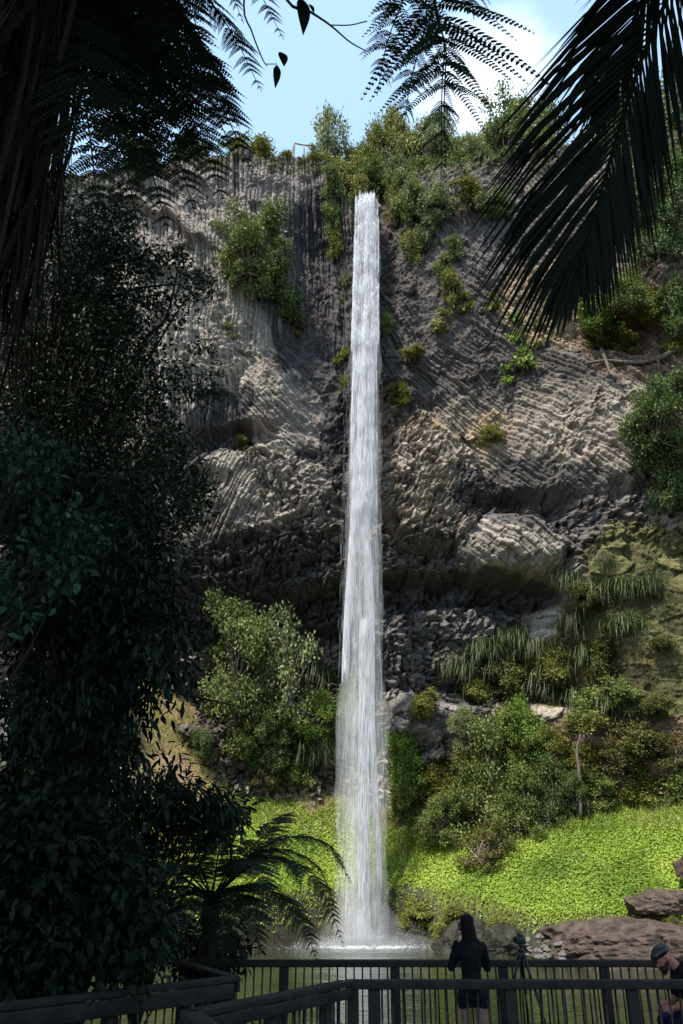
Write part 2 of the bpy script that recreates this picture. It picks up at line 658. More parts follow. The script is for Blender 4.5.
stain_shade(520, 300, 120, 100, (0.088, 0.078, 0.073), 0.88, 0.24)
stain_shade(470, 210, 60, 60, (0.12, 0.108, 0.108), 0.8)
stain_shade(560, 300, 50, 40, (0.40, 0.29, 0.18), 0.6)
stain_shade(415, 438, 38, 16, (0.27, 0.20, 0.125), 0.6, .45)
stain_shade(495, 430, 24, 22, (0.36, 0.28, 0.17), 0.7)
stain_shade(560, 430, 60, 50, (0.29, 0.252, 0.205), 0.55, .36)
stain_shade(625, 430, 60, 40, (0.28, 0.245, 0.205), 0.55, .36)
stain_shade(430, 490, 50, 50, (0.27, 0.235, 0.20), 0.7, .36)  # paler over the bulging rock
stain_shade(505, 545, 46, 26, (0.28, 0.25, 0.22), 0.6, .34)
stain_shade(265, 490, 60, 40, (0.29, 0.26, 0.225), 0.7, .36)
stain_shade(520, 500, 70, 36, (0.070, 0.066, 0.066), 0.9, 0.3)  # darker in the hollow
stain_shade(590, 520, 60, 30, (0.12, 0.11, 0.108), 0.8)
stain_shade(425, 560, 46, 20, (0.09, 0.082, 0.078), 0.85)
stain_shade(460, 590, 90, 16, (0.055, 0.052, 0.052), 0.95, 0.25)  # shadow below the ledge painted as a dark strip
stain_shade(440, 655, 90, 60, (0.10, 0.097, 0.10), 0.9, 0.28)
stain_shade(580, 630, 40, 26, (0.30, 0.27, 0.24), 0.8)
stain_shade(415, 715, 40, 26, (0.24, 0.22, 0.215), 0.8)
stain_shade(650, 640, 80, 110, (0.085, 0.085, 0.028), 0.92, 0.24)
stain_shade(575, 675, 70, 30, (0.075, 0.062, 0.025), 0.85)
stain_shade(640, 560, 60, 36, (0.10, 0.095, 0.04), 0.75)
stain_shade(620, 760, 110, 40, (0.17, 0.11, 0.075), 0.85)
stain_shade(640, 330, 60, 50, (0.15, 0.10, 0.07), 0.75)
stain_shade(370, 300, 16, 120, (0.06, 0.055, 0.05), 0.9, 0.25)
stain_shade(250, 720, 120, 60, (0.075, 0.065, 0.055), 0.85)
# grass and soil along the brink
brink = sstep(-2.6, -0.4, GZ - ZTOP[None] + 1.4 * (nA - 0.5))
C = paint(C, brink * sstep(0.4, 0.6, nB + 0.1), (0.075, 0.075, 0.032))
C *= (0.55 + 0.90 * RR)[..., None]
C = np.clip(C * np.array((1.09, 1.04, 0.975)), 0.02, 0.7)

nz_, nx_ = GX.shape
idx = np.arange(nz_ * nx_).reshape(nz_, nx_)
Fq = np.stack([idx[:-1, :-1], idx[:-1, 1:], idx[1:, 1:], idx[1:, :-1]], -1).reshape(-1, 4)
m_cliff = vcol_mat('basalt', ((0.7, 0.25), (3.0, 0.35), (11.0, 0.45)), 0.8, 0.9, 7.0, 0.16)
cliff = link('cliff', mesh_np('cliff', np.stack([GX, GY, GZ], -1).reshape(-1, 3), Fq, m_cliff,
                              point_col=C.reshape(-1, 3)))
tag(cliff, kind='structure')


def cliff_y(X, Z):
    j = int(np.clip(np.searchsorted(XD, X), 0, nx_ - 1))
    i = int(np.clip((Z + 1.5) / (ZTOP[j] + 1.5) * (NZ_ - 1), 0, NZ_ - 1))
    return GY[i, j] if Z <= ZTOP[j] + 0.3 else 1e9


# ---- plateau above: runs back from the brink


def plateau_z(X, Y):
    ey, ez_ = float(np.interp(X, XD, GY[-1])), float(np.interp(X, XD, ZTOP))
    s = Y - ey
    if s < 0:
        return None
    r_ = (0.42 if X > 4 else 0.11) * min(s, 26)
    return ez_ + r_ + (1.6 * min(max(s - 0.4, 0), 3.4) if 0.2 < X < 4.0 else 0)



xs = XD[::4]
ed_y = GY[-1][::4]
ed_z = ZTOP[::4]
rows = []
for k, s in enumerate(np.concatenate([[0], np.geomspace(0.6, 300, 26)])):
    rise = np.where(xs > 4, 0.42, np.where(xs < -2, 0.12, 0.10)) * np.minimum(s, 26)
    rise = rise + 1.6 * np.clip(s - 0.4, 0, 3.4) * sstep(-0.6, 0.8, xs) * (1 - sstep(3.4, 4.8, xs))   # the stream bed steepens behind the lip
    zz = ed_z + rise + (0.5 * (fbm(xs * 0.4, xs * 0 + s * 0.3, 8) - 0.5) * min(s, 3)) - (0.02 if k == 0 else 0)
    rows.append(np.stack([xs * (1 + s * 0.02), ed_y + s, zz], -1))
P = np.array(rows)
ny, nx2 = P.shape[:2]
ii = np.arange(ny * nx2).reshape(ny, nx2)
Fp = np.stack([ii[:-1, :-1], ii[:-1, 1:], ii[1:, 1:], ii[1:, :-1]], -1).reshape(-1, 4)
pc = np.ones((ny * nx2, 3)) * np.array((0.09, 0.09, 0.03))
m_turf = vcol_mat('turf', ((1.2, 0.4), (9.0, 0.4)), 0.95, 0.8, 8.0, 0.1)
pl = link('plateau', mesh_np('plateau', P.reshape(-1, 3), Fp, m_turf, point_col=pc, smooth=True))
tag(pl, kind='structure')

# ================================================================== ground round the pool


def ground_z(X, Y):
    X = np.asarray(X, dtype=float)
    Y = np.asarray(Y, dtype=float)
    yc = 57.5 - np.where(X < 0, 0.0120, 0.0150) * X * X * (1 - 0.004 * np.abs(X))
    ye = np.interp(X, [-60, -24, -18, -12, -6, -1, 4.5, 7, 9.5, 14, 20, 30, 60],
                   [10, 20, 36, 44, 48.5, 52.3, 52.0, 48.5, 45.5, 43.0, 40, 32, 20])
    ye = ye + 0.8 * (fbm(X * 0.5, Y * 0.05, 61) - 0.5)
    h0 = np.interp(X, [-30, -12, -6, 0, 4, 7, 10, 16, 24], [2.6, 2.4, 2.3, 2.6, 2.9, 2.3, 1.5, 1.9, 2.4])
    top = 8.3 + np.clip(-X - 6.8, 0, 6) * 1.15
    s = np.clip((Y - ye) / np.maximum(yc - ye, 2), 0, 1.6)
    zb = h0 + (top - h0) * (0.75 * s + 0.25 * s * s)
    front = sstep(-1.0, 0.25, Y - ye)
    z = -1.2 + (zb + 1.2) * front
    # near shore under and beside the platform, and the forest floor behind
    near = np.interp(X, [-60, -14, -6.5, -3.2, -1.5, 5, 8, 14, 60], [40, 30, 19.5, 15.5, 11.5, 11.0, 12.5, 22, 30])
    zn = 0.35 + 0.5 * sstep(0, 6, near - Y) + np.clip(-X - 4, 0, 30) * 0.16 + np.clip(X - 7, 0, 30) * 0.14
    z2 = -1.2 + (zn + 1.2) * sstep(-0.3, 1.6, near - Y)
    z = np.maximum(z, z2)
    z = z + 0.25 * (fbm(X * 0.5, Y * 0.5, 19) - 0.5) * (z > -0.5)
    return z


tx = np.concatenate([np.arange(-90, -26, 2.0), np.arange(-26, 26, 0.3), np.arange(26, 91, 2.0)])
ty = np.concatenate([np.arange(-90, -2, 2.0), np.arange(-2, 38, 0.5), np.arange(38, 60, 0.2)])
TX, TY = np.meshgrid(tx, ty)
TZ = ground_z(TX, TY)
gC = np.ones(TX.shape + (3,)) * np.array((0.045, 0.035, 0.022))
on_bank = (TY > 30) & (TZ > 0.2)
gn = fbm(TX * 0.5, TY * 0.5, 23)
gn2 = fbm(TX * 1.7, TY * 1.7, 27)
gC = np.where(on_bank[..., None], np.array((0.16, 0.20, 0.03)), gC)
# bare wet rock on the steep front of the bank
dz = np.gradient(TZ, axis=0) / np.gradient(TY, axis=0)
steep = (sstep(0.8, 1.6, dz) * on_bank)[..., None]
gC = gC * (1 - steep) + np.array((0.055, 0.05, 0.03)) * steep
# dry straw slope up to the left
tan = (sstep(-6.0, -7.5, TX + 1.5 * (gn - 0.5)) * sstep(-14.5, -12.5, TX + 2 * (gn2 - 0.5)) * sstep(6.0, 8.0, TZ + 2 * (gn2 - 0.5)))[..., None]
gC = np.where(((TX < -13) & on_bank)[..., None], np.array((0.11, 0.10, 0.085)), gC)
gC = gC * (1 - tan) + np.array((0.30, 0.20, 0.11)) * tan
# leaf litter and dry grass at the cliff foot
yc_ = 57.5 - np.where(TX < 0, 0.0120, 0.0150) * TX * TX * (1 - 0.004 * np.abs(TX))
foot = (sstep(-3.2, -0.8, TY - yc_ + 2.0 * (gn - 0.5)) * on_bank * (TX > -7))[..., None]
gC = gC * (1 - foot) + np.array((0.15, 0.10, 0.06)) * foot
gny, gnx = TX.shape
gi = np.arange(gny * gnx).reshape(gny, gnx)
Fg = np.stack([gi[:-1, :-1], gi[:-1, 1:], gi[1:, 1:], gi[1:, :-1]], -1).reshape(-1, 4)
m_ground = vcol_mat('ground', ((1.0, 0.3), (8.0, 0.4)), 0.95, 0.8, 7.0, 0.12)
gr = link('ground', mesh_np('ground', np.stack([TX, TY, TZ], -1).reshape(-1, 3), Fg, m_ground,
                            point_col=gC.reshape(-1, 3), smooth=True))
tag(gr, kind='structure')


def hit(px, py):
    """first point of cliff or ground seen at a pixel"""
    prev = None
    for Y in np.arange(28, 64, 0.06):
        p = at(px, py, Y)
        if Y >= cliff_y(p[0], p[2]) or p[2] <= float(ground_z(p[0], p[1])):
            return p
    return at(px, py, 56)


# ---- pool
m, nt, ns, ln = mat_new('pool_water')
out = nd(ns, 'ShaderNodeOutputMaterial')
b = nd(ns, 'ShaderNodeBsdfPrincipled')
b.inputs['Base Color'].default_value = (0.022, 0.030, 0.012, 1)
b.inputs['Roughness'].default_value = 0.05
b.inputs['IOR'].default_value = 1.33
tc = nd(ns, 'ShaderNodeTexCoord')
n1 = nd(ns, 'ShaderNodeTexNoise')
n1.inputs['Scale'].default_value = 2.2
n1.inputs['Detail'].default_value = 5
bp = nd(ns, 'ShaderNodeBump')
bp.inputs['Strength'].default_value = 0.6
bp.inputs['Distance'].default_value = 0.12
ln.new(tc.outputs['Object'], n1.inputs['Vector'])
ln.new(n1.outputs['Fac'], bp.inputs['Height'])
ln.new(bp.outputs[0], b.inputs['Normal'])
ln.new(b.outputs[0], out.inputs[0])
m_water = m
px_, py_ = np.meshgrid(np.linspace(-70, 70, 160), np.linspace(4, 60, 160))
dfall = np.hypot(px_ - 1.1, py_ - 51)
pz = 0.03 * np.sin(dfall * 1.9) * np.exp(-dfall / 16)
pi_ = np.arange(160 * 160).reshape(160, 160)
po = link('pool', mesh_np('pool', np.stack([px_, py_, pz], -1).reshape(-1, 3),
                          np.stack([pi_[:-1, :-1], pi_[:-1, 1:], pi_[1:, 1:], pi_[1:, :-1]], -1).reshape(-1, 4), m_water, smooth=True))
tag(po, kind='structure')

# ================================================================== the waterfall
m, nt, ns, ln = mat_new('falling_water')
out = nd(ns, 'ShaderNodeOutputMaterial')
df = nd(ns, 'ShaderNodeBsdfDiffuse')
df.inputs['Color'].default_value = (0.94, 0.95, 0.97, 1)
tl = nd(ns, 'ShaderNodeBsdfTranslucent')
tl.inputs['Color'].default_value = (0.94, 0.95, 0.98, 1)
ms = nd(ns, 'ShaderNodeMixShader')
ms.inputs[0].default_value = 0.5
ln.new(df.outputs[0], ms.inputs[1])
ln.new(tl.outputs[0], ms.inputs[2])
ln.new(ms.outputs[0], out.inputs[0])
m_fall = m

LIP = at(367, 197, 52.2)
FOOT = at(361, 947, 50.8)
FOOT[2] = 0.0


def fall_axis(t):
    """t 0 at the lip, 1 at the pool; px x of the column's middle drifts a little left"""
    t = np.asarray(t)
    x = LIP[0] + (FOOT[0] - LIP[0]) * (1 - (1 - t) ** 1.3)
    y = LIP[1] - 1.5 * np.sqrt(np.clip(t, 0, 1)) + (FOOT[1] - LIP[1] + 1.5) * t
    z = LIP[2] + (FOOT[2] - LIP[2]) * t
    return x, y, z


def slivers(n, tlo, thi, wx, dx, lrange, wrange, rng, power=1.0, gauss=True, dens=None, lim=0.95):
    """n long thin drops; wx(t) half-width across, dx(t) offset across"""
    t = tlo + (thi - tlo) * rng.random(n) ** power
    x, y, z = fall_axis(t)
    g = np.clip(rng.normal(0, 0.45, n), -lim, lim) * (1 - .12 * rng.random(n)) if gauss else rng.uniform(-1, 1, n)
    gy = rng.normal(0, 0.45, n)
    if dens is not None:                        # strands: keep more where the strand noise is high
        keep = rng.random(n) < dens(g, t)
        t, x, y, z, g, gy = (a[keep] for a in (t, x, y, z, g, gy))
        n = len(t)
    x = x + wx(t) * g + dx(t)
    y = y + 0.75 * wx(t) * gy
    L = rng.uniform(*lrange, n)
    W = rng.uniform(*wrange, n)
    P0 = np.stack([x, y, z], -1)
    drift = np.stack([(g * 0.010 - 0.012), gy * 0.008, -np.ones(n)], -1)
    P1 = P0 + drift * L[:, None]
    P1[:, 2] = np.maximum(P1[:, 2], 0.02)
    mid = P0 * 0.45 + P1 * 0.55
    a = rng.uniform(0, 2 * math.pi, n)
    V = [P0, P1]
    for k in range(3):
        o = np.stack([np.cos(a + k * 2.094), np.sin(a + k * 2.094), np.zeros(n)], -1) * W[:, None] / 2
        V.append(mid + o)
    V = np.stack(V, 1).reshape(-1, 3)
    b0 = np.arange(n)[:, None] * 5
    T = np.concatenate([b0 + np.array(f) for f in ((0, 2, 3), (0, 3, 4), (0, 4, 2), (1, 3, 2), (1, 4, 3), (1, 2, 4))])
    return V, T


def strand(g, t):
    return np.clip(0.12 + 2.3 * (vnoise(g * 3.6 + 40, t * 7.0, 3) * 0.45 + vnoise(g * 9.0 + 90, t * 30.0, 5) * 0.3 + vnoise(g * 2.0 + 9, t * 60.0, 6) * 0.25 - 0.36), 0.03, 1)


wf = MB()
r = np.random.default_rng(5)
W = lambda t: 0.80 + 0.22 * sstep(0.05, 0.45, t) + 0.50 * sstep(0.5, 0.9, t)
zero = lambda t: 0 * t
for args in (
    dict(n=80000, tlo=-0.004, thi=0.28, wx=lambda t: 0.92 + 0.10 * fbm(t * 160, t * 0, 77, 3) + 0.25 * t, dx=zero, lrange=(0.2, 0.8), wrange=(0.007, 0.017), gauss=False, dens=strand),
    dict(n=80000, tlo=0.0, thi=0.52, wx=W, dx=zero, lrange=(0.5, 1.8), wrange=(0.004, 0.011), dens=strand),
    dict(n=13000, tlo=0.3, thi=0.99, wx=W, dx=zero, lrange=(0.8, 2.4), wrange=(0.004, 0.009), dens=strand),
    dict(n=5000, tlo=0.30, thi=0.99, wx=lambda t: 1.5 + 0 * t, dx=lambda t: -0.1 + 0 * t, lrange=(0.6, 2.0), wrange=(0.003, 0.006)),
    # the bright tongue that holds together on the right and tapers away low down
    dict(n=26000, tlo=0.25, thi=0.93, wx=lambda t: 0.50 * (1.08 - t) + 0.05, dx=lambda t: 0.15 + 0.80 * sstep(0.45, 0.95, t) + 0.10 * np.sin(t * 22),
         lrange=(0.6, 2.0), wrange=(0.005, 0.012)),
    dict(n=9000, tlo=0.42, thi=0.72, wx=lambda t: 0.42 * (1.1 - t) + 0.06, dx=lambda t: -0.35 - 0.7 * sstep(0.4, 0.75, t), lrange=(0.6, 2.0), wrange=(0.006, 0.014)),
    dict(n=9000, tlo=0.66, thi=0.995, wx=lambda t: 0.34 + 0 * t, dx=lambda t: 0.15 + 0.0 * t, lrange=(0.8, 2.2), wrange=(0.010, 0.02)),
):
    V, T = slivers(rng=r, **args)
    wf.add(V, None, T)
fo = wf.build('waterfall', m_fall)
tag(fo, 'tall narrow white waterfall dropping free from the notch in the cliff top into the pool', 'waterfall')

# the fine mist that hangs in the column
m, nt, ns, ln = mat_new('water_mist')
out = nd(ns, 'ShaderNodeOutputMaterial')
pv = nd(ns, 'ShaderNodeVolumePrincipled')
pv.inputs['Color'].default_value = (0.99, 0.995, 1.0, 1)
pv.inputs['Density'].default_value = 0.12
pv.inputs['Anisotropy'].default_value = -0.1
ln.new(pv.outputs[0], out.inputs['Volume'])
ts = np.linspace(0.02, 0.992, 160)
ax, ay, az = fall_axis(ts)
mr_ = (1.0 + 0.12 * sstep(0.05, 0.45, ts) + 0.40 * sstep(0.5, 0.9, ts)) * (0.82 + 0.42 * fbm(ts * 22, ts * 0, 333, 4))
mr_[0] *= .3
mi = MB()
mi.tube(np.stack([ax + 0.05, ay, az], -1), mr_, 28)
mi.build('mist', m, fo, smooth=True)
for (t0, t1, r0_, r1_, off, dens_, sd) in ((0.0, 0.55, .50, .25, lambda t: 0.10 + 0.22 * np.sin(t * 17), .38, 1), (0.22, 0.94, .50, .10, lambda t: 0.12 + 0.80 * sstep(0.45, 0.95, t) + 0.10 * np.sin(t * 22), 1.0, 2),
                                          (0.36, 0.74, .40, .10, lambda t: -0.30 - 0.7 * sstep(0.4, 0.75, t), .40, 3), (0.6, 0.99, .26, .34, lambda t: -0.55 + 0.0 * t, .22, 4), (0.02, 0.40, .35, .25, lambda t: -0.42 + 0.15 * np.sin(t * 31), .25, 5)):
    tq = np.linspace(t0, t1, 70)
    ax, ay, az = fall_axis(tq)
    rr_ = np.interp(tq, (t0, t1), (r0_, r1_)) * (0.35 + 1.3 * fbm(tq * 30, tq * 0, 300 + sd, 3))
    rr_[0] *= .25
    rr_[-1] *= .1
    ms_ = m.copy()
    ms_.name = 'water_mist_strand'
    ms_.node_tree.nodes['Principled Volume'].inputs['Density'].default_value = dens_
    mi = MB()
    mi.tube(np.stack([ax + off(tq), ay, az], -1), rr_, 20)
    mi.build('mist', ms_, fo, smooth=True)
mi = MB()
gs = np.linspace(0, 1, 12)
mi.tube(np.stack([0 * gs + FOOT[0] + .1, 0 * gs + FOOT[1] - .2, .06 + gs * 2.4], -1), 2.5 * np.sqrt(1.001 - gs ** 2), 32)
mi.tube(np.stack([0 * gs + FOOT[0] + .3, 0 * gs + FOOT[1] - .3, .06 + gs * 0.8], -1), 4.2 * np.sqrt(1.001 - gs ** 2), 32)
m2 = m.copy()
m2.name = 'foot_mist'
m2.node_tree.nodes['Principled Volume'].inputs['Density'].default_value = 0.045
mi.build('mist', m2, fo, smooth=True)

# foam and spray where it lands
n = 16000
a = r.uniform(0, 2 * math.pi, n)
rad = np.abs(r.normal(0, 1.0, n))
sx = FOOT[0] + 0.25 + 2.3 * rad * np.cos(a)
sy = FOOT[1] + 1.5 * rad * np.sin(a)
sz = np.abs(r.normal(0, 0.28, n)) * np.exp(-rad * 0.9) * 2.2 + 0.02
S = np.stack([sx, sy, sz], -1)
sp = MB()
L = r.uniform(0.008, 0.025, n)
o4 = [np.array(v) for v in ((1, 0, -.7), (-1, 0, -.7), (0, 1, .7), (0, -1, .7))]
V = np.stack([S + unit(v) * L[:, None] for v in o4], 1).reshape(-1, 3)
b0 = np.arange(n)[:, None] * 4
sp.add(V, None, np.concatenate([b0 + np.array(f) for f in ((0, 2, 1), (0, 1, 3), (0, 3, 2), (1, 2, 3))]))
nf = 420
a = r.uniform(0, 2 * math.pi, nf)
rad = np.sqrt(r.random(nf))
fx = FOOT[0] + 0.3 + 2.9 * rad * np.cos(a)
fy = FOOT[1] - 0.4 + 1.6 * rad * np.sin(a)
ww = r.uniform(0.03, 0.12, nf) * (1.15 - rad)
ring = np.linspace(0, 2 * math.pi, 6, endpoint=False)
V = np.stack([np.stack([fx + ww * 1.7 * np.cos(q), fy + ww * np.sin(q), 0.05 + 0.02 * np.cos(3 * q + fx)], -1) for q in ring], 1)
V = np.concatenate([V, np.stack([fx, fy, 0.05 + ww * 0.9], -1)[:, None]], 1).reshape(-1, 3)
b0 = np.arange(nf)[:, None] * 7
sp.add(V, None, np.concatenate([b0 + np.array((k, (k + 1) % 6, 6)) for k in range(6)]))
so = sp.build('spray', m_fall)
tag(so, 'low white spray and foam where the waterfall strikes the pool', 'spray', kind='stuff')

# ================================================================== leaves and plants


def leaves(C, D, N, L, W, tint, kind='diamond', fold=0.12, droop=0.1):
    """one small blade per centre: C base, D axis, N upper side"""
    D = unit(D)
    S = unit(np.cross(D, N))
    N = np.cross(S, D)
    L = np.broadcast_to(np.asarray(L, float), (len(C),))[:, None]
    W = np.broadcast_to(np.asarray(W, float), (len(C),))[:, None]
    if kind == 'diamond':
        V = [C, C + D * L * .45 + S * W * .5 + N * W * fold, C + D * L - N * L * droop, C + D * L * .45 - S * W * .5 + N * W * fold]
        V = np.stack(V, 1).reshape(-1, 3)
        return V, np.arange(len(C) * 4).reshape(-1, 4), tint
    V = [C, C + D * L * .28 + S * W * .5 + N * W * fold, C + D * L * .66 + S * W * .40 + N * (W * fold - L * droop * .35), C + D * L - N * L * droop,
         C + D * L * .66 - S * W * .40 + N * (W * fold - L * droop * .35), C + D * L * .28 - S * W * .5 + N * W * fold]
    V = np.stack(V, 1).reshape(-1, 3)
    b = np.arange(len(C))[:, None] * 6
    Q = np.concatenate([b + np.array((0, 1, 2, 3)), b + np.array((0, 3, 4, 5))])
    return V, Q, np.concatenate([tint, tint])


def rdir(rng, n):
    return unit(rng.normal(size=(n, 3)))


M_SHRUB = leaf_mat('shrub_leaf', (0.050, 0.066, 0.020), (0.195, 0.220, 0.070), 0.30, 0.55, 0.3, True)
M_STRAP = leaf_mat('strap_leaf', (0.024, 0.042, 0.013), (0.085, 0.108, 0.038), 0.25, 0.5, 0.4, True)
M_DEAD = leaf_mat('dead_leaf', (0.12, 0.085, 0.055), (0.28, 0.225, 0.16), 0.2, 0.8, 0.1)
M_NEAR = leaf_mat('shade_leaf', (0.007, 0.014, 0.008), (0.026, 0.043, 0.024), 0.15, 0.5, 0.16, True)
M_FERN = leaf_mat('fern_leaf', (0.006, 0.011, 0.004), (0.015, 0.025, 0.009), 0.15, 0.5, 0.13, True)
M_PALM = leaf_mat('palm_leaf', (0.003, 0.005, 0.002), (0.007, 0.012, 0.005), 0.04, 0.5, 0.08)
M_CANOPY = leaf_mat('canopy_leaf', (0.020, 0.035, 0.012), (0.045, 0.070, 0.025), 0.08, 0.6, 0.2)
M_BARK = plain_mat('bark', (0.05, 0.038, 0.028), (0.16, 0.13, 0.10), 6, 0.9, 0.6, (1, 1, 0.25))
M_PALEBARK = plain_mat('pale_bark', (0.16, 0.13, 0.10), (0.34, 0.29, 0.23), 6, 0.9, 0.5, (1, 1, 0.25))
M_DARKBARK = plain_mat('dark_bark', (0.012, 0.010, 0.008), (0.040, 0.033, 0.026), 9, 0.95, 0.6, (1, 1, 0.25))


def crown_unit(rng, ncl, nleaf, leaf, clump=(0.12, 0.2), open_=0.0, low=-0.75, narrow=1.0, up=0.45):
    """crown in a unit box: x,y in -0.5..0.5, z in 0..1 ; returns V,Q,tint and clump centres"""
    # several unequal lobes, so that no outline is a ball
    nl = int(rng.integers(5, 8))
    lc = rdir(rng, nl) * rng.uniform(.08, .30, (nl, 1)) * np.array((1, 1, 1.25))
    lr = rng.uniform(.13, .27, nl)
    wl_ = rng.choice(nl, ncl, p=lr ** 2 / np.sum(lr ** 2))
    d = rdir(rng, ncl)
    c = lc[wl_] + d * (lr[wl_] * rng.random(ncl) ** 0.4)[:, None]
    c[:, 2] += 0.50
    sk_ = np.arange(ncl) < int(ncl * .24)            # a skirt of low growth hides the foot
    c[sk_, 2] = rng.uniform(.04, .26, sk_.sum())
    c[sk_, :2] = d[sk_, :2] * .27
    c[:, 2] = np.clip(c[:, 2], .05, 1.0)
    c[:, :2] *= narrow
    cr = rng.uniform(*clump, ncl)
    wgt = cr ** 2 / np.sum(cr ** 2)
    which = rng.choice(ncl, nleaf, p=wgt)
    # a clump is itself a handful of twigs
    tw = 7
    td = rdir(rng, ncl * tw)
    td[:, 2] = td[:, 2] * 0.7 + 0.25
    twc = np.repeat(c, tw, 0) + td * np.repeat(cr, tw)[:, None] * 0.75
    k = which * tw + rng.integers(0, tw, nleaf)
    off = rng.normal(size=(nleaf, 3)) * (cr[which] * 0.36)[:, None]
    P = twc[k] + off
    out = unit(P - np.array((0, 0, 0.4)))
    out2 = unit(P - c[which])
    D = unit(out2 * 0.5 + out * 0.3 + rng.normal(size=(nleaf, 3)) * 0.6)
    N = unit(out2 * 0.6 + out * 0.3 + np.array((0, 0, up)) + rng.normal(size=(nleaf, 3)) * 0.45)
    ctint = rng.uniform(-0.30, 0.30, ncl)
    tint = np.clip(0.5 + ctint[which] + rng.normal(0, 0.16, nleaf), 0, 1)
    L = leaf * rng.uniform(0.7, 1.35, nleaf)
    V, Q, t = leaves(P, D, N, L, L * 0.62, tint)
    return V, Q, t, c


def stems_unit(rng, c, r0=0.022, base=(0, 0, 0), frac=0.8):
    mb = MB()
    b = np.array(base, float)
    fork = np.array((rng.normal(0, .03), rng.normal(0, .03), 0.22))
    mb.tube(bez([b + (0, 0, -0.03), b + (0, 0, 0.05), fork], 6), np.linspace(r0 * 1.25, r0, 6), 6)
    for q in c:
        if rng.random() > frac:
            continue
        mid = fork * 0.5 + q * 0.5 + rng.normal(0, 0.03, 3)
        mb.tube(bez([fork, mid, q], 7), np.linspace(r0 * 0.55, r0 * 0.12, 7), 5)
    return mb


PROTO = {}


def proto(kind, seed, **kw):
    rng = np.random.default_rng(seed)
    V, Q, t, c = crown_unit(rng, **kw)
    mb = MB()
    mb.add(V, Q, None, t)
    st = stems_unit(rng, c, 0.02 if kind != 'airy' else 0.014)
    PROTO.setdefault(kind, []).append((mb.mesh(kind + '_foliage', M_SHRUB), st.mesh(kind + '_stem', M_BARK if kind != 'twiggy' else M_PALEBARK)))


for s in range(3):
    proto('big', 100 + s, ncl=90, nleaf=16000, leaf=0.027, clump=(0.04, 0.115))
    proto('small', 200 + s, ncl=46, nleaf=5600, leaf=0.046, clump=(0.05, 0.145))
    proto('airy', 300 + s, ncl=40, nleaf=4600, leaf=0.034, clump=(0.06, 0.11))
for s in range(2):
    proto('twiggy', 400 + s, ncl=50, nleaf=4200, leaf=0.034, clump=(0.06, 0.12))
    proto('sprig', 500 + s, ncl=9, nleaf=260, leaf=0.16, clump=(0.14, 0.22))


def strap_proto(seed, nblade, dead, length=(0.5, 1.0)):
    """a hanging tuft of strap leaves, unit size, falling over the edge it grows on"""
    rng = np.random.default_rng(seed)

    def blades(n, lo, hi, mat, name, spread):
        mb = MB()
        for _ in range(n):
            a = rng.uniform(0, 2 * math.pi)
            l = rng.uniform(lo, hi)
            o = np.array((math.cos(a), math.sin(a) * .8, 0))
            b = rng.normal(0, 0.15, 3) * (1.7, 1, 1.3)
            rise = rng.uniform(0.10, 0.46)
            pts = bez([b, b + o * l * .34 * spread + (0, 0, rise * l), b + o * l * .66 * spread + (0, 0, (rise - .22) * l), b + o * l * .84 * spread - (0, 0, rng.uniform(.3, .6) * l)], 6)
            wd = rng.uniform(0.007, 0.016)
            s = np.cross(o, (0, 0, 1)) * wd
            prof = np.array((0.7, 1, 1, .85, .55, .05))
            V = np.concatenate([pts + s * prof[:, None], pts - s * prof[:, None]])
            Q = [(i, i + 1, i + 7, i + 6) for i in range(5)]
            mb.add(V, Q, None, float(np.clip(rng.normal(.5, .25), 0, 1)))
        return mb.mesh(name, mat)
    return blades(nblade, *length, M_STRAP, 'strap_foliage', 1.0), blades(dead, .5, .95, M_DEAD, 'strap_dead', 0.6)


PROTO['strap'] = [strap_proto(600 + s, 300, 50 if s else 120) for s in range(3)]


def tuft_proto(seed):
    rng = np.random.default_rng(seed)
    mb = MB()
    n = 420
    a = rng.uniform(0, 2 * math.pi, n)
    rad = np.sqrt(rng.random(n)) * .5
    B = np.stack([rad * np.cos(a), rad * np.sin(a), np.zeros(n)], -1)
    D = unit(np.stack([np.cos(a) * rad, np.sin(a) * rad, np.full(n, .55)], -1) + rng.normal(0, .22, (n, 3)))
    V, Q, t = leaves(B, D, rdir(rng, n), rng.uniform(.4, 1.0, n), 0.035, np.clip(rng.normal(.5, .22, n), 0, 1), 'hex', 0.05, .28)
    mb.add(V, Q, None, t)
    return mb.mesh('tuft_foliage', M_STRAP), None


PROTO['tuft'] = [tuft_proto(700), tuft_proto(701)]

YG = (1.322, 1.208, 0.632)      # yellow green
MG = (1.178, 1.235, 0.911)        # mid green
GG = (1.398, 1.403, 1.707)       # grey green
DG = (0.707, 0.87, 0.695)        # dark green
BG = (1.15, 1.438, 0.69)       # bright green
MS = (.72, .64, .42)      # mossy
OG = (1.344, 1.159, 0.682)        # olive
TN = (.95, .72, .62)        # dry
PG = (1.05, 1.12, .95)      # pale green


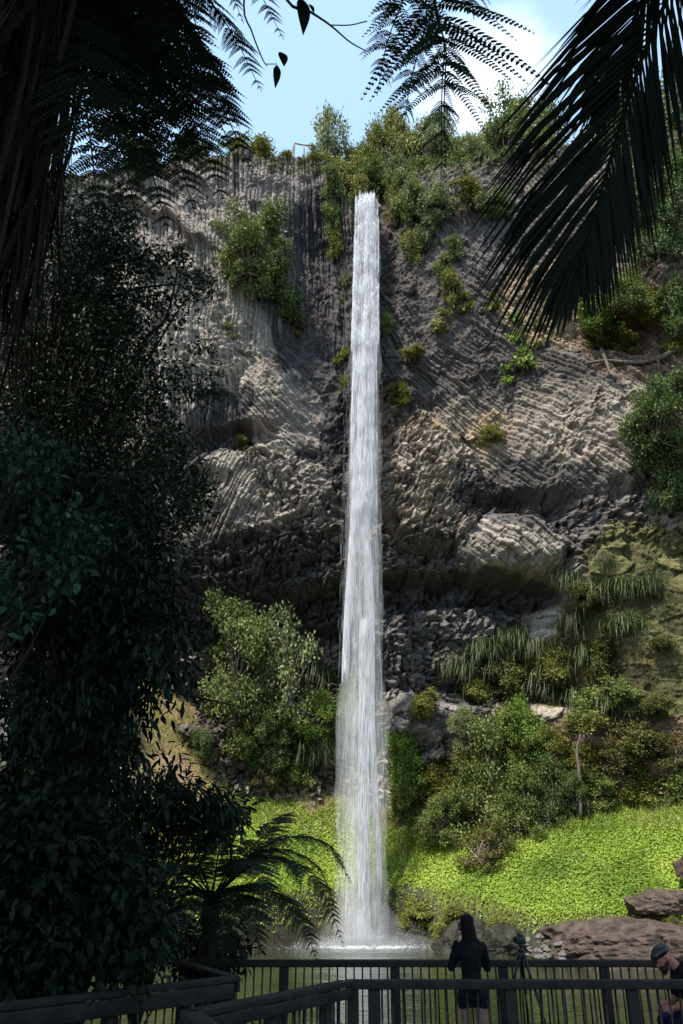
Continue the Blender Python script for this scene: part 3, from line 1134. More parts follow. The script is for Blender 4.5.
def plant(name, kind, base, wid, hgt, colr, label, cat, tilt=0.0, group=None, var=None, dep=None):
    rngp = random.Random(label + str(base[0]))
    f, s = PROTO[kind][rngp.randrange(len(PROTO[kind])) if var is None else var]
    rz = rngp.uniform(0, 6.283)
    if kind == 'strap':
        rz = rngp.uniform(-.6, .6)
    o = thing(name, label, cat, base, rz, group)
    if tilt:
        o.rotation_euler = (Matrix.Rotation(tilt, 3, 'X') @ Matrix.Rotation(rz, 3, 'Z')).to_euler()
    c = link('foliage' if kind != 'big' else 'crown', f, o)
    if kind == 'strap':
        c.scale = (wid, wid * .8, hgt)
        if s:
            d = link('dead_leaves', s, o)
            d.scale = (wid, wid * .8, hgt)
            d['label'] = 'hanging skirt of dry tan leaves'
    else:
        dp = wid if dep is None else dep
        c.scale = (wid, dp, hgt)
        if s:
            t = link('stem' if kind != 'big' else 'trunk', s, o)
            t.scale = (wid, dp, hgt)
    c.color = (*colr, 1)
    return o


def plant_px(name, kind, cx, cy, wpx, hpx, colr, label, cat, Y=None, tilt=0.0, group=None, root=0.0, dep=None):
    """a plant whose crown is seen centred about (cx, cy), rooted below it"""
    if kind == 'strap':
        p = hit(cx, cy - hpx * .35)
        k = mpp(p)
        return plant(name, kind, p + np.array((0, -.12, 0)), wpx * k * 1.05, hpx * k * .56, colr, label, cat, tilt, group)
    if Y is None:
        p = hit(cx, cy)
        k = mpp(p)
        c = at(cx, cy, p[1] - wpx * k * .22)
    else:
        c = at(cx, cy, Y)
        k = mpp(c)
    h = hpx * k * 1.12
    base = c - .52 * h * np.array((0, -math.sin(tilt), math.cos(tilt)))
    if Y is not None and base[2] > 30:              # on the cliff top: stand on the plateau, keep the tip where it is
        zt = plateau_z(base[0], base[1])
        if zt is not None and base[2] > zt - .05:
            h += base[2] - (zt - .05)
            base[2] = zt - .05
    return plant(name, kind, base, wpx * k * 1.1, h, colr, label, cat, tilt, group, dep=dep)


# ---- along the brink and on the plateau
for a in (
    ('shrub', 'small', 262, 150, 50, 40, OG, 'low olive scrub at the cliff edge left of the airy tree', 'shrub', 53.8),
    ('shrub', 'small', 238, 152, 36, 36, MG, 'scrub on the cliff edge beside the dark hanging fern fronds', 'shrub', 53.2),
    ('shrub', 'small', 288, 160, 34, 22, OG, 'flat straw-tinged scrub under the dead branch on the cliff edge', 'shrub', 54.2),
    ('tree', 'airy', 327, 124, 58, 76, GG, 'thin airy grey-green tree against the sky on the cliff edge', 'tree', 56.0),
    ('shrub', 'small', 318, 160, 36, 26, OG, 'low scrub at the foot of the airy tree on the cliff edge', 'shrub', 54.4),
    ('shrub', 'small', 340, 160, 40, 34, OG, 'olive bush just left of the waterfall lip', 'shrub', 54.0),
    ('tree', 'big', 372, 146, 66, 76, YG, 'rounded yellow-green tree right above the waterfall lip', 'tree', 56.5),
    ('tree', 'big', 398, 126, 64, 100, OG, 'tallest olive tree above the right side of the waterfall lip', 'tree', 58.5),
    ('tree', 'airy', 352, 140, 26, 44, DG, 'dark spindly tree between the airy tree and the yellow-green tree', 'tree', 57.5),
    ('tree', 'big', 428, 136, 62, 86, GG, 'grey-green tree behind the hanging fern frond on the cliff top', 'tree', 58.0),
    ('tree', 'big', 455, 150, 60, 66, MG, 'mid-green bushy tree between the grey-green tree and the palm frond', 'tree', 57.0),
    ('tree', 'big', 500, 132, 84, 96, MG, 'broad green tree on the cliff top at the tip of the palm leaflets', 'tree', 58.5),
    ('tree', 'big', 478, 156, 60, 60, GG, 'grey-green bush in front of the broad green tree on the cliff top', 'tree', 55.6),
    ('tree', 'big', 545, 120, 80, 90, MG, 'green tree on the cliff top behind the palm frond', 'tree', 58.5),
    ('tree', 'big', 610, 120, 80, 90, DG, 'dark tree on the cliff top right of the palm frond', 'tree', 55.5),
    ('tree', 'big', 670, 110, 70, 100, DG, 'dark tree on the cliff top at the right edge of the photo', 'tree', 52.5),
    ('shrub', 'small', 400, 168, 40, 34, GG, 'grey-green bush hanging over the brink right of the waterfall lip', 'shrub', 53.6),
    ('shrub', 'small', 425, 172, 44, 34, MG, 'green bush on the brink below the hanging fern frond', 'shrub', 53.4),
    ('shrub', 'small', 450, 176, 44, 32, GG, 'grey-green scrub on the brink above the white rock scars', 'shrub', 53.0),
    ('shrub', 'small', 355, 175, 26, 26, OG, 'small olive bush overhanging the left of the waterfall lip', 'shrub', 53.6),
    ('shrub', 'small', 370, 180, 54, 34, DG, 'small dark bush in the notch behind the waterfall lip', 'shrub', 55.4),
    ('shrub', 'small', 346, 190, 18, 26, OG, 'tiny olive bush tucked behind the left side of the waterfall lip', 'shrub', 53.9),
    ('shrub', 'small', 390, 188, 18, 26, MG, 'tiny green bush tucked behind the right side of the waterfall lip', 'shrub', 53.9),
    ('shrub', 'small', 190, 150, 50, 40, DG, 'dark scrub on the cliff edge seen through the hanging fronds', 'shrub', 52.0),
    ('shrub', 'small', 140, 155, 50, 40, DG, 'dark scrub on the cliff edge further left behind the fronds', 'shrub', 50.5),
):
    plant_px(*a[:9], Y=a[9])

# ---- on the cliff face
for a in (
    ('bush', 'small', 349, 184, 16, 20, OG, 'little olive bush at the left corner of the waterfall lip', 'bush', 0.3, .3),
    ('bush', 'small', 388, 182, 16, 22, MG, 'little green bush at the right corner of the waterfall lip', 'bush', 0.3, .3),
    ('bush', 'small', 470, 190, 40, 30, OG, 'olive scrub on the upper right cliff above the palm leaflet tips', 'bush', 0.3, .3),
    ('bush', 'small', 495, 200, 40, 34, GG, 'grey-green scrub on the upper right cliff behind the palm leaflet tips', 'bush', 0.3, .3),
    ('bush', 'small', 428, 225, 26, 40, GG, 'grey-green shrub below the green shrub on the upper cliff', 'bush', 0.3, .3),
    ('bush', 'small', 445, 262, 22, 26, MG, 'green tuft at the top of the crack in the dark smooth rock', 'bush', 0.3, .3),
    ('bush', 'sprig', 465, 300, 18, 18, OG, 'small olive plant right of the crack in the dark smooth rock', 'plant', 0.4, .3),
    ('bush', 'sprig', 345, 290, 12, 30, MG, 'thin green plant at the left edge of the upper fall', 'plant', 0.4, .3),
    ('bush', 'sprig', 492, 300, 18, 16, YG, 'yellow-green sprig on the columns left of the palm leaflet tips', 'plant', 0.4, .3),
    ('bush', 'sprig', 300, 330, 14, 12, OG, 'tiny plant below the dark little bush on the left cliff', 'plant', 0.4, .3),
    ('bush', 'sprig', 230, 330, 14, 14, MG, 'tiny green plant on the pale left cliff', 'plant', 0.4, .3),
    ('bush', 'big', 632, 285, 60, 44, MG, 'loose green bush above the thick root on the right cliff', 'bush', 0.3, .3),
    ('bush', 'small', 600, 330, 40, 30, OG, 'olive bush hanging left of the thick root on the right cliff', 'bush', 0.3, .3),
    ('bush', 'small', 672, 345, 34, 30, OG, 'olive bush under the right end of the thick root', 'bush', 0.3, .3),
    ('bush', 'small', 560, 300, 30, 30, YG, 'yellow-green shrub between the palm leaflets and the bright leafy shrub', 'bush', 0.3, .3),
    ('bush', 'big', 254, 246, 84, 92, MG, 'big rounded green bush growing from the pale cliff left of the waterfall', 'bush', 0.25, .35),
    ('bush', 'small', 290, 296, 44, 44, DG, 'dark little bush in the shade below the big rounded cliff bush', 'bush', 0.3, .3),
    ('bush', 'small', 272, 262, 44, 34, DG, 'dark underhanging shrub at the right foot of the big rounded cliff bush', 'bush', 0.3, .3),
    ('bush', 'small', 332, 178, 30, 36, MG, 'green shrub near the cliff top left of the waterfall', 'bush', 0.3, .3),
    ('bush', 'small', 333, 212, 26, 44, MG, 'narrow green shrub clinging beside the left of the fall below the lip', 'bush', 0.3, .3),
    ('bush', 'small', 336, 242, 24, 30, OG, 'olive tuft of shrub beside the left of the fall', 'bush', 0.3, .3),
    ('bush', 'sprig', 340, 355, 18, 18, YG, 'small yellow-green plant left of the middle fall', 'plant', 0.4, .3),
    ('bush', 'small', 396, 195, 24, 50, YG, 'yellow-green shrub draped down the right side of the waterfall lip', 'bush', 0.3, .3),
    ('bush', 'small', 412, 195, 34, 50, MG, 'green shrub on the upper cliff right of the yellow-green drape', 'bush', 0.3, .3),
    ('bush', 'small', 438, 200, 40, 44, GG, 'grey-green shrub on the upper cliff beside the white rock scars', 'bush', 0.3, .3),
    ('bush', 'small', 412, 240, 26, 46, OG, 'olive shrub hanging down the upper cliff right of the fall', 'bush', 0.3, .3),
    ('bush', 'small', 452, 282, 30, 44, OG, 'olive shrub in a crack of the dark smooth rock right of the fall', 'bush', 0.3, .3),
    ('bush', 'small', 455, 245, 26, 26, GG, 'grey-green tuft above the cracked dark rock', 'bush', 0.3, .3),
    ('bush', 'sprig', 440, 318, 22, 20, OG, 'tiny olive plant at the lower end of the cracked dark rock', 'plant', 0.4, .3),
    ('bush', 'small', 413, 350, 30, 14, OG, 'flat strip of green plants on a ledge right of the fall', 'plant', 0.4, .3),
    ('bush', 'small', 400, 392, 32, 22, OG, 'flat olive shrub on a lower ledge right of the fall', 'bush', 0.4, .3),
    ('bush', 'small', 388, 320, 14, 26, MG, 'thin green plant close beside the right of the fall', 'plant', 0.4, .3),
    ('bush', 'small', 490, 430, 26, 20, OG, 'olive clump on the orange rock right of the bulge', 'plant', 0.4, .3),
    ('bush', 'sprig', 517, 325, 22, 26, BG, 'bright sprig of leaves just below the palm leaflet tips', 'plant', 0.4, .3),
    ('bush', 'sprig', 528, 355, 26, 26, BG, 'bright sprig of leaves on the slanting columns, lower of the pair', 'plant', 0.4, .3),
    ('bush', 'sprig', 508, 372, 16, 16, BG, 'tiny bright sprig left of the lower pair on the slanting columns', 'plant', 0.4, .3),
    ('bush', 'sprig', 540, 330, 20, 26, YG, 'yellow-green sprig beside the palm leaflet tips', 'plant', 0.4, .3),
    ('bush', 'small', 600, 300, 54, 54, BG, 'bright leafy shrub on the cliff right of the palm frond tip', 'bush', 0.3, .3),
    ('bush', 'small', 648, 300, 34, 34, OG, 'green shrub above the roots on the right cliff', 'bush', 0.3, .3),
    ('bush', 'small', 625, 340, 34, 26, OG, 'olive plants hanging under the roots on the right cliff', 'bush', 0.3, .3),
    ('bush', 'small', 675, 300, 40, 60, DG, 'dark shrub at the right photo edge above the roots', 'bush', 0.3, .3),
    ('bush', 'big', 654, 212, 72, 100, DG, 'dense dark green bush on the upper right cliff beside the palm frond', 'bush', 0.2, .3),
    ('bush', 'small', 672, 160, 50, 60, DG, 'dark shrub on the upper right cliff above the dense bush', 'bush', 0.2, .3),
    ('bush', 'small', 625, 168, 40, 44, DG, 'dark shrub on the upper right cliff next to the palm frond rib', 'bush', 0.2, .3),
    ('bush', 'small', 242, 440, 20, 18, OG, 'small olive plant on the dark cleft of the left cliff', 'plant', 0.4, .3),
    ('bush', 'small', 345, 385, 14, 30, OG, 'thin olive plant touching the left edge of the fall', 'plant', 0.4, .3),
    ('bush', 'small', 590, 590, 40, 30, MS, 'olive mossy shrub above the hanging strap leaves', 'bush', 0.4, .3),
    ('bush', 'small', 655, 588, 26, 18, MS, 'low mossy growth high on the right lower wall', 'bush', 0.5, .3),
    ('bush', 'small', 664, 640, 26, 22, MS, 'low mossy growth halfway up the right lower wall', 'bush', 0.5, .3),
    ('bush', 'small', 655, 700, 34, 26, MS, 'low mossy growth near the foot of the right lower wall', 'bush', 0.5, .3),
    ('bush', 'small', 620, 690, 46, 40, MG, 'green low shrub left of the mossy right wall', 'bush', 0.5, .3),
):
    plant_px(*a[:9], tilt=a[9], root=a[10])
plant_px('bush', 'big', 660, 410, 84, 92, DG, 'large dense dark bush bulging from the right cliff at the photo edge', 'bush', tilt=.3)
plant_px('bush', 'big', 668, 466, 70, 76, DG, 'dense dark bush hanging below the large one on the right cliff', 'bush', tilt=.3)

for a in (
    ('bush', 'small', 515, 672, 50, 40, MS, 'dark mossy shrub among the strap-leaved plants left of the bright shrub', 'bush', .5),
    ('bush', 'small', 548, 660, 44, 40, OG, 'olive shrub among the strap-leaved plants below the pale rock', 'bush', .5),
    ('bush', 'small', 480, 690, 40, 36, OG, 'olive shrub between the strap-leaved plants near the grey slab', 'bush', .5),
    ('bush', 'small', 605, 650, 44, 50, MS, 'mossy shrub between the two columns of strap-leaved plants', 'bush', .5),
    ('bush', 'small', 588, 700, 50, 40, MG, 'green shrub under the right strap-leaved plants', 'bush', .5),
    ('bush', 'small', 645, 735, 60, 40, MS, 'mossy shrub over the brown earth at the foot of the right wall', 'bush', .5),
):
    plant_px(*a[:9], tilt=a[9])

# ---- strap-leaved plants hanging on the lower right wall
k = 0
for (px, py, wd, hg, lab) in (
    (605, 575, 18, 34, 'topmost strap-leaved plant with a long dry tail on the right wall'),
    (600, 612, 34, 46, 'tan dry strap-leaved plant under the topmost one'),
    (628, 605, 34, 44, 'green strap-leaved plant right of the dry tan one'),
    (650, 600, 30, 40, 'green strap-leaved plant furthest right on the wall'),
    (628, 640, 36, 40, 'lower green strap-leaved plant right of the bare pale rock'),
    (575, 600, 28, 44, 'strap-leaved plant left of the dry tan one'),
    (578, 640, 28, 44, 'strap-leaved plant hanging from the left edge of the pale rock'),
    (500, 655, 30, 40, 'strap-leaved plant high over the mid shrubs, left one'),
    (522, 652, 28, 40, 'strap-leaved plant high over the mid shrubs, middle one'),
    (486, 668, 34, 44, 'strap-leaved plant with dry leaves beside the dark undercut'),
    (462, 686, 32, 44, 'strap-leaved plant nearest the fall on the undercut edge'),
    (540, 668, 34, 46, 'strap-leaved plant high over the mid shrubs, right one'),
    (470, 710, 34, 44, 'strap-leaved plant beside the grey slab foot'),
    (505, 690, 36, 46, 'strap-leaved plant in the middle of the hanging bank'),
    (590, 672, 32, 40, 'strap-leaved plant under the pale rock'),
    (560, 690, 36, 44, 'strap-leaved plant above the thin pale trunk'),
    (545, 705, 34, 44, 'strap-leaved plant above the bright green shrub'),
    (612, 720, 34, 38, 'strap-leaved plant low on the right wall'),
    (580, 715, 30, 40, 'strap-leaved plant right of the thin pale trunk'),
    (532, 790, 40, 70, 'large shaded strap-leaved plant beside the dark hollow under the shrubs'),
    (548, 770, 34, 60, 'shaded strap-leaved plant right of the dark hollow'),
    (323, 700, 26, 60, 'strap-leaved plant hanging left of the lower fall'),
    (312, 770, 30, 50, 'strap-leaved plant on the bank left of the fall foot'),
    (326, 775, 28, 56, 'strap-leaved plant touching the left of the fall above the green bank'),
    (300, 740, 26, 44, 'strap-leaved plant in the dark undercut left of the fall'),
):
    plant_px('strap_leaved_plant', 'strap', px, py, wd, hg, MG if k % 3 else PG, lab, 'plant', group='strap-leaved plants hanging on the lower walls')
    k += 1

# ---- trees and shrubs at the foot of the cliff
for a in (
    ('tree', 'big', 240, 648, 92, 124, PG, 'pale green tree on the left bank below the dark undercut', 'tree', 52.5),
    ('tree', 'twiggy', 287, 660, 76, 120, GG, 'twiggy half-bare tree between the pale green tree and the fall', 'tree', 52.5),
    ('shrub', 'big', 308, 712, 70, 60, BG, 'green shrub at the left edge of the lower fall', 'shrub', 52.8),
    ('shrub', 'small', 238, 735, 40, 40, MG, 'green shrub at the foot of the pale green tree', 'shrub', 51.0),
    ('shrub', 'small', 205, 738, 26, 36, DG, 'dark shrub at the edge of the straw slope', 'shrub', 50.0),
    ('shrub', 'big', 270, 742, 56, 50, DG, 'dark shrub below the twiggy tree', 'shrub', 53.0),
    ('shrub', 'small', 300, 765, 44, 40, MG, 'green shrub on top of the left bank near the fall', 'shrub', 54.0),
    ('shrub', 'twiggy', 268, 775, 50, 34, TN, 'dry brushwood on top of the left green bank', 'shrub', 54.5),
    ('shrub', 'big', 410, 745, 56, 70, BG, 'leafy green shrub right beside the lower fall', 'shrub', 55.0),
    ('shrub', 'small', 402, 790, 44, 50, MG, 'mid-green shrub on the bank top right of the fall', 'shrub', 54.0),
    ('shrub', 'small', 432, 770, 46, 44, OG, 'olive shrub between the fall and the big mixed shrub', 'shrub', 54.0),
    ('shrub', 'big', 480, 770, 96, 120, MG, 'biggest mixed green shrub on the bank right of the fall', 'shrub', 51.5),
    ('shrub', 'big', 440, 815, 66, 56, MG, 'green shrub at the lower left of the biggest shrub', 'shrub', 51.5),
    ('shrub', 'twiggy', 482, 842, 70, 46, TN, 'dry brown brushwood at the foot of the biggest shrub', 'shrub', 49.8),
    ('shrub', 'big', 525, 725, 66, 80, BG, 'vivid bright green shrub above the biggest shrub', 'shrub', 53.2),
    ('shrub', 'big', 470, 725, 50, 50, GG, 'grey-green shrub above the left of the biggest shrub', 'shrub', 54.5),
    ('shrub', 'big', 545, 790, 60, 80, DG, 'dark shaded shrub right of the biggest shrub', 'shrub', 54.0),
    ('shrub', 'small', 590, 760, 50, 50, OG, 'olive shrub behind the thin pale trunk', 'shrub', 53.2),
    ('shrub', 'small', 600, 790, 50, 36, MG, 'low green shrub at the top of the bank right of the thin trunk', 'shrub', 52.0),
    ('shrub', 'small', 640, 785, 56, 36, YG, 'yellow-green low shrub at the bank top further right', 'shrub', 50.0),
    ('shrub', 'small', 675, 780, 50, 40, MG, 'low green shrub at the bank top by the right photo edge', 'shrub', 48.2),
    ('shrub', 'twiggy', 620, 750, 70, 40, TN, 'reddish dry brush against the lower right wall', 'shrub', 51.5),
    ('shrub', 'twiggy', 672, 745, 60, 40, TN, 'reddish dry brush at the right photo edge under the mossy wall', 'shrub', 48.0),
    ('shrub', 'small', 425, 700, 40, 30, OG, 'olive shrub on top of the grey slab', 'shrub', 57.5),
    ('shrub', 'small', 100, 690, 80, 90, DG, 'dark shrub on the left slope behind the foreground leaves', 'shrub', 44.0),
    ('shrub', 'big', 262, 706, 60, 60, PG, 'pale leafy shrub under the twiggy tree', 'shrub', 52.0),
    ('shrub', 'big', 350, 700, 44, 70, MG, 'green shrub glimpsed behind the lower fall', 'shrub', 56.5),
    ('shrub', 'big', 505, 740, 80, 80, OG, 'olive shrub in the middle of the shrub bank right of the fall', 'shrub', 52.6),
    ('shrub', 'big', 515, 800, 70, 80, MG, 'green shrub at the lower right of the biggest shrub', 'shrub', 51.6),
    ('shrub', 'big', 455, 780, 60, 66, OG, 'olive shrub filling the left of the biggest shrub', 'shrub', 51.8),
    ('shrub', 'big', 562, 745, 60, 60, OG, 'olive shrub under the strap-leaved plants right of the bright shrub', 'shrub', 54.0),
    ('shrub', 'big', 570, 790, 50, 50, DG, 'dark low shrub behind the foot of the thin pale trunk', 'shrub', 53.0),
    ('shrub', 'small', 30, 780, 90, 90, DG, 'dark shrub low on the left slope behind the foreground leaves', 'shrub', 36.0),
):
    foot_ = hit(a[2], a[3] + a[5] * .46)             # rooted where the ground or rock is really met
    plant_px(*a[:9], Y=float(foot_[1]) - (1.9 if a[0] == 'tree' else .45))

# thin pale trunk leaning at the bank top, and bare roots on the right wall
LT = float(hit(580, 824)[1]) - .1
t = thing('leaning_tree', 'thin pale leaning trunk standing at the top of the green bank', 'tree', at(580, 812, LT + 0.0))
b0 = at(580, 812, LT + 0.0)
mb = MB()
mb.tube(bez([at(581, 818, LT + 0.0) - b0, at(579, 770, LT + 0.1) - b0, at(577, 748, LT + 0.2) - b0, at(586, 728, LT + 0.1) - b0, at(600, 720, LT + -0.1) - b0], 16), np.linspace(.12, .05, 16), 7)
mb.tube(bez([at(579, 790, LT + 0.0) - b0, at(587, 800, LT + -0.2) - b0, at(589, 815, LT + -0.3) - b0], 8), np.linspace(.06, .04, 8), 5)
mb.build('trunk', M_BARK, t)
V, Q, tt, c = crown_unit(np.random.default_rng(4), 8, 500, .09, (.14, .22))
mb = MB()
mb.add((V - (0, 0, .5)) * (2.6, 2.2, 1.6) + (at(592, 722, LT + -0.1) - b0), Q, None, tt)
mb.build('crown', M_SHRUB, t).color = (*OG, 1)
rng = np.random.default_rng(77)
for (px, py, tox, toy, rad, lab) in (
    (676, 352, 585, 372, .19, 'thick brown root running along the right cliff'),
    (600, 352, 622, 395, .13, 'brown root slanting down the right cliff columns'),
    (640, 300, 668, 345, .16, 'thin root hanging on the right cliff above the thick root'),
    (590, 310, 640, 356, .16, 'thin bare branch crossing the bright shrub on the right cliff'),
    (655, 352, 662, 395, .12, 'short rootlet hanging below the thick root'),
    (655, 180, 683, 160, .12, 'pale bare branch in the upper right shrubs'),
):
    P = [hit(px + (tox - px) * s, py + (toy - py) * s + 6 * math.sin(s * 5)) + np.array((0, -.25 - .3 * rng.random(), 0)) for s in np.linspace(0, 1, 6)]
    mb = MB()
    mb.tube(bez(P, 18), rad * (0.8 + .4 * rng.random(18)) * np.linspace(1, .6, 18), 7)
    tag(mb.build('root' if 'root' in lab else 'branch', M_BARK), lab, 'root' if 'root' in lab else 'branch')
# weathered dead limb on the brink
P0 = at(293, 152, 53.6)
mb = MB()
mb.tube(bez([at(293, 160, 53.6), at(294, 143, 53.6)], 5), .11, 6)
mb.tube(bez([at(294, 143, 53.6), at(304, 145, 53.6), at(314, 145, 53.5)], 8), .08, 6)
mb.tube(bez([at(304, 158, 53.6), at(304, 145, 53.6)], 4), .06, 6)
tag(mb.build('dead_branch', M_PALEBARK), 'weathered bare dead limb standing on the cliff edge left of the airy tree', 'branch')

# ---- ground cover of round bright leaves on the bank: nobody could count it
M_COVER = leaf_mat('cress_leaf', (0.130, 0.220, 0.022), (0.360, 0.465, 0.065), 0.35, 0.5, 0.35)
M_GRASS = leaf_mat('bank_grass', (0.17, 0.23, 0.035), (0.40, 0.38, 0.11), 0.3, 0.6, 0.2)
rng = np.random.default_rng(21)


def scatter(n, cond):
    X = rng.uniform(-16, 25, n)
    Y = rng.uniform(38, 57.5, n)
    Z = ground_z(X, Y)
    e = .25
    nx = -(ground_z(X + e, Y) - ground_z(X - e, Y)) / (2 * e)
    ny = -(ground_z(X, Y + e) - ground_z(X, Y - e)) / (2 * e)
    N = unit(np.stack([nx, ny, np.ones(n)], -1))
    m = cond(X, Y, Z, N)
    return X[m], Y[m], Z[m], N[m]


def yc_of(X):
    return 57.5 - np.where(X < 0, 0.0120, 0.0150) * X * X * (1 - 0.004 * np.abs(X))


def on_bank_f(X, Y, Z, N):
    pat = fbm(X * .55, Y * .55, 65, 4)
    lim = np.where(X > 2, -2.0, -0.5) + 2.4 * (pat - .5)
    return (Z > .9) & (Y < yc_of(X) + lim) & (X > -8.5 + 2 * pat) & ((N[:, 2] > .55) | (rng.random(len(X)) < .5)) & (pat > .22)


X, Y, Z, N = scatter(330000, on_bank_f)
n = len(X)
D = unit(np.stack([rng.normal(size=n), rng.normal(size=n), .1 * rng.normal(size=n)], -1))
NN = unit(N + rng.normal(size=(n, 3)) * .36 + np.array((-.1, -.2, .1)))
L = rng.uniform(.06, .135, n)
P = np.stack([X, Y, Z + rng.uniform(.03, .22, n)], -1)
patch = fbm(X * .35, Y * .35, 69, 4)
V, Q, t = leaves(P - D * L[:, None] * .5, D, NN, L, L * .95, np.clip(.5 + (patch - .5) * 2.0 + rng.normal(0, .14, n), 0, 1), 'hex', .04, .08)
tag(link('ground_cover', mesh_np('ground_cover', V, Q, M_COVER, t)), 'carpet of bright yellow-green round leaves on the sunny bank', 'ground cover', kind='stuff')


def grass_f(X, Y, Z, N):
    pat = fbm(X * .5, Y * .5, 83, 4)
    d = Y - yc_of(X)
    m1 = (d > np.where(X > 2, -4.2, -2.0) + 2.5 * (pat - .5)) & (d < 0) & (X > -7)
    m2 = (X < -7) & (Z > 3) & (pat > .35)
    m3 = (X > -8) & (d < -3) & (N[:, 2] < .6) & (pat > .45)
    return (Z > .6) & (m1 | m2 | m3)


X, Y, Z, N = scatter(90000, grass_f)
n = len(X)
D = unit(N * .4 + np.array((0, 0, .8)) + rng.normal(size=(n, 3)) * .35)
patch = fbm(X * .4, Y * .4, 87, 4)
V, Q, t = leaves(np.stack([X, Y, Z - .02], -1), D, rdir(rng, n), rng.uniform(.25, .6, n), .045, np.clip(.45 + (patch - .5) * 2 + .2 * (X < -7) + rng.normal(0, .2, n), 0, 1), 'diamond', 0, .2)
tag(link('bank_grass', mesh_np('bank_grass', V, Q, M_GRASS, t)), 'tall yellowing grass along the top of the bank', 'grass', kind='stuff')

# ================================================================== rocks by the pool
M_BROWNROCK = plain_mat('brown_rock', (0.030, 0.022, 0.017), (0.105, 0.073, 0.056), 2.6, 0.85, 1.0)
M_DARKROCK = plain_mat('dark_wet_rock', (0.010, 0.010, 0.007), (0.034, 0.032, 0.020), 2.2, 0.7, 0.9)
M_GREYROCK = plain_mat('grey_rock', (0.065, 0.060, 0.056), (0.17, 0.155, 0.14), 3.0, 0.85, 0.6)


def rock_mesh(name, size, seed, mat, sub=5, amp=.35, freq=1.1, flat=0.25):
    bm = bmesh.new()
    bmesh.ops.create_icosphere(bm, subdivisions=sub, radius=1.0)
    P = np.array([v.co[:] for v in bm.verts])
    n1 = fbm(P[:, 0] * freq + P[:, 2] * .7 + 5, P[:, 1] * freq - P[:, 2] * .5, seed, 5)
    n2 = fbm(P[:, 0] * freq * 3 + P[:, 2] * 2.0, P[:, 1] * freq * 3 + P[:, 2], seed + 9, 4)
    # fractured faces: clip with random planes
    rr = np.random.default_rng(seed)
    r = 1 + amp * (n1 - .5) * 2 + amp * .35 * (n2 - .5) * 2
    for _ in range(26):
        d = unit(rr.normal(size=3))
        h = rr.uniform(.74, 1.02)
        q = (P * r[:, None]) @ d
        r = np.where(q > h, r * h / q, r)
    r = r * (1 + .085 * (fbm(P[:, 0] * 5 + P[:, 1] * 2, P[:, 2] * 6 + P[:, 1] * 3, seed + 30, 4) - .5) * 2)
    r = r * (1 + .05 * (fbm(P[:, 0] * 9 + P[:, 2] * 4, P[:, 1] * 9, seed + 20, 3) - .5) * 2)
    P = P * r[:, None] * np.array(size)
    P[:, 2] = np.maximum(P[:, 2], -size[2] * flat)
    for v, p in zip(bm.verts, P):
        v.co = p
    me = bpy.data.meshes.new(name)
    bm.to_mesh(me)
    bm.free()
    me.materials.append(mat)
    return me


def rock(name, px, py, Y, size, seed, mat, label, rz=0.0, rise=0.0, **kw):
    p = at(px, py, Y)
    o = link(name, rock_mesh(name, size, seed, mat, **kw))
    o.location = [float(v) for v in p + np.array((0, 0, rise))]
    o.rotation_euler = (0, 0, rz)
    return tag(o, label, 'rock')


rock('boulder', 648, 962, 41.2, (5.4, 3.2, 1.75), 3, M_BROWNROCK, 'long low brown rock mound on the right shore of the pool', 0.12, amp=.26, sub=7)
rock('boulder', 662, 908, 43.2, (1.7, 1.4, .95), 8, M_BROWNROCK, 'upright brown boulder on top of the low brown mound', amp=.3, sub=6)
rock('boulder', 694, 872, 43.6, (.95, 1.0, .95), 12, M_BROWNROCK, 'brown boulder cut by the right photo edge above the green bank', amp=.3)
rock('boulder', 706, 958, 39.0, (2.2, 1.6, 1.2), 17, M_BROWNROCK, 'brown boulder at the right photo edge behind the capped man', amp=.3)
rock('boulder', 420, 950, 52.0, (3.9, 1.8, 2.3), 23, M_DARKROCK, 'dark wet rock at the waterline just right of the fall foot', 0.0, rise=-.6, sub=6, amp=.3)
rock('boulder', 470, 942, 47.8, (2.0, 1.4, 1.5), 27, M_DARKROCK, 'dark rock at the waterline behind the woman', 0.3, rise=-.4, amp=.35)
rock('boulder', 505, 945, 46.2, (1.7, 1.3, 1.3), 31, M_DARKROCK, 'dark rock at the waterline behind the tripod', 0.2, rise=-.3, amp=.35)
rock('boulder', 330, 950, 53.2, (3.0, 1.6, 1.9), 37, M_DARKROCK, 'dark wet rock at the waterline left of the fall foot', 0.0, rise=-.5, amp=.35)
rng = np.random.default_rng(55)
for k in range(46):
    px, py = rng.uniform(520, 596), rng.uniform(934, 958)
    Y = 42.2 - (py - 934) * .06
    s = rng.uniform(.08, .30)
    p = at(px, py, Y)
    if k < 3:
        me = rock_mesh('stone', (1, .8, .65), 60 + k, M_GREYROCK, 2, .35)
        stone_me = [me] if k == 0 else stone_me + [me]
    o = link('stone', stone_me[k % 3])
    o.scale = (s, s, s)
    o.rotation_euler = (0, 0, rng.uniform(0, 6))
    o.location = [float(v) for v in p + np.array((0, -.9, -.05))]
    tag(o, 'grey loose stone in the scree where the brown mound meets the pool', 'stone', 'grey stones of the scree by the pool')
rng = np.random.default_rng(58)
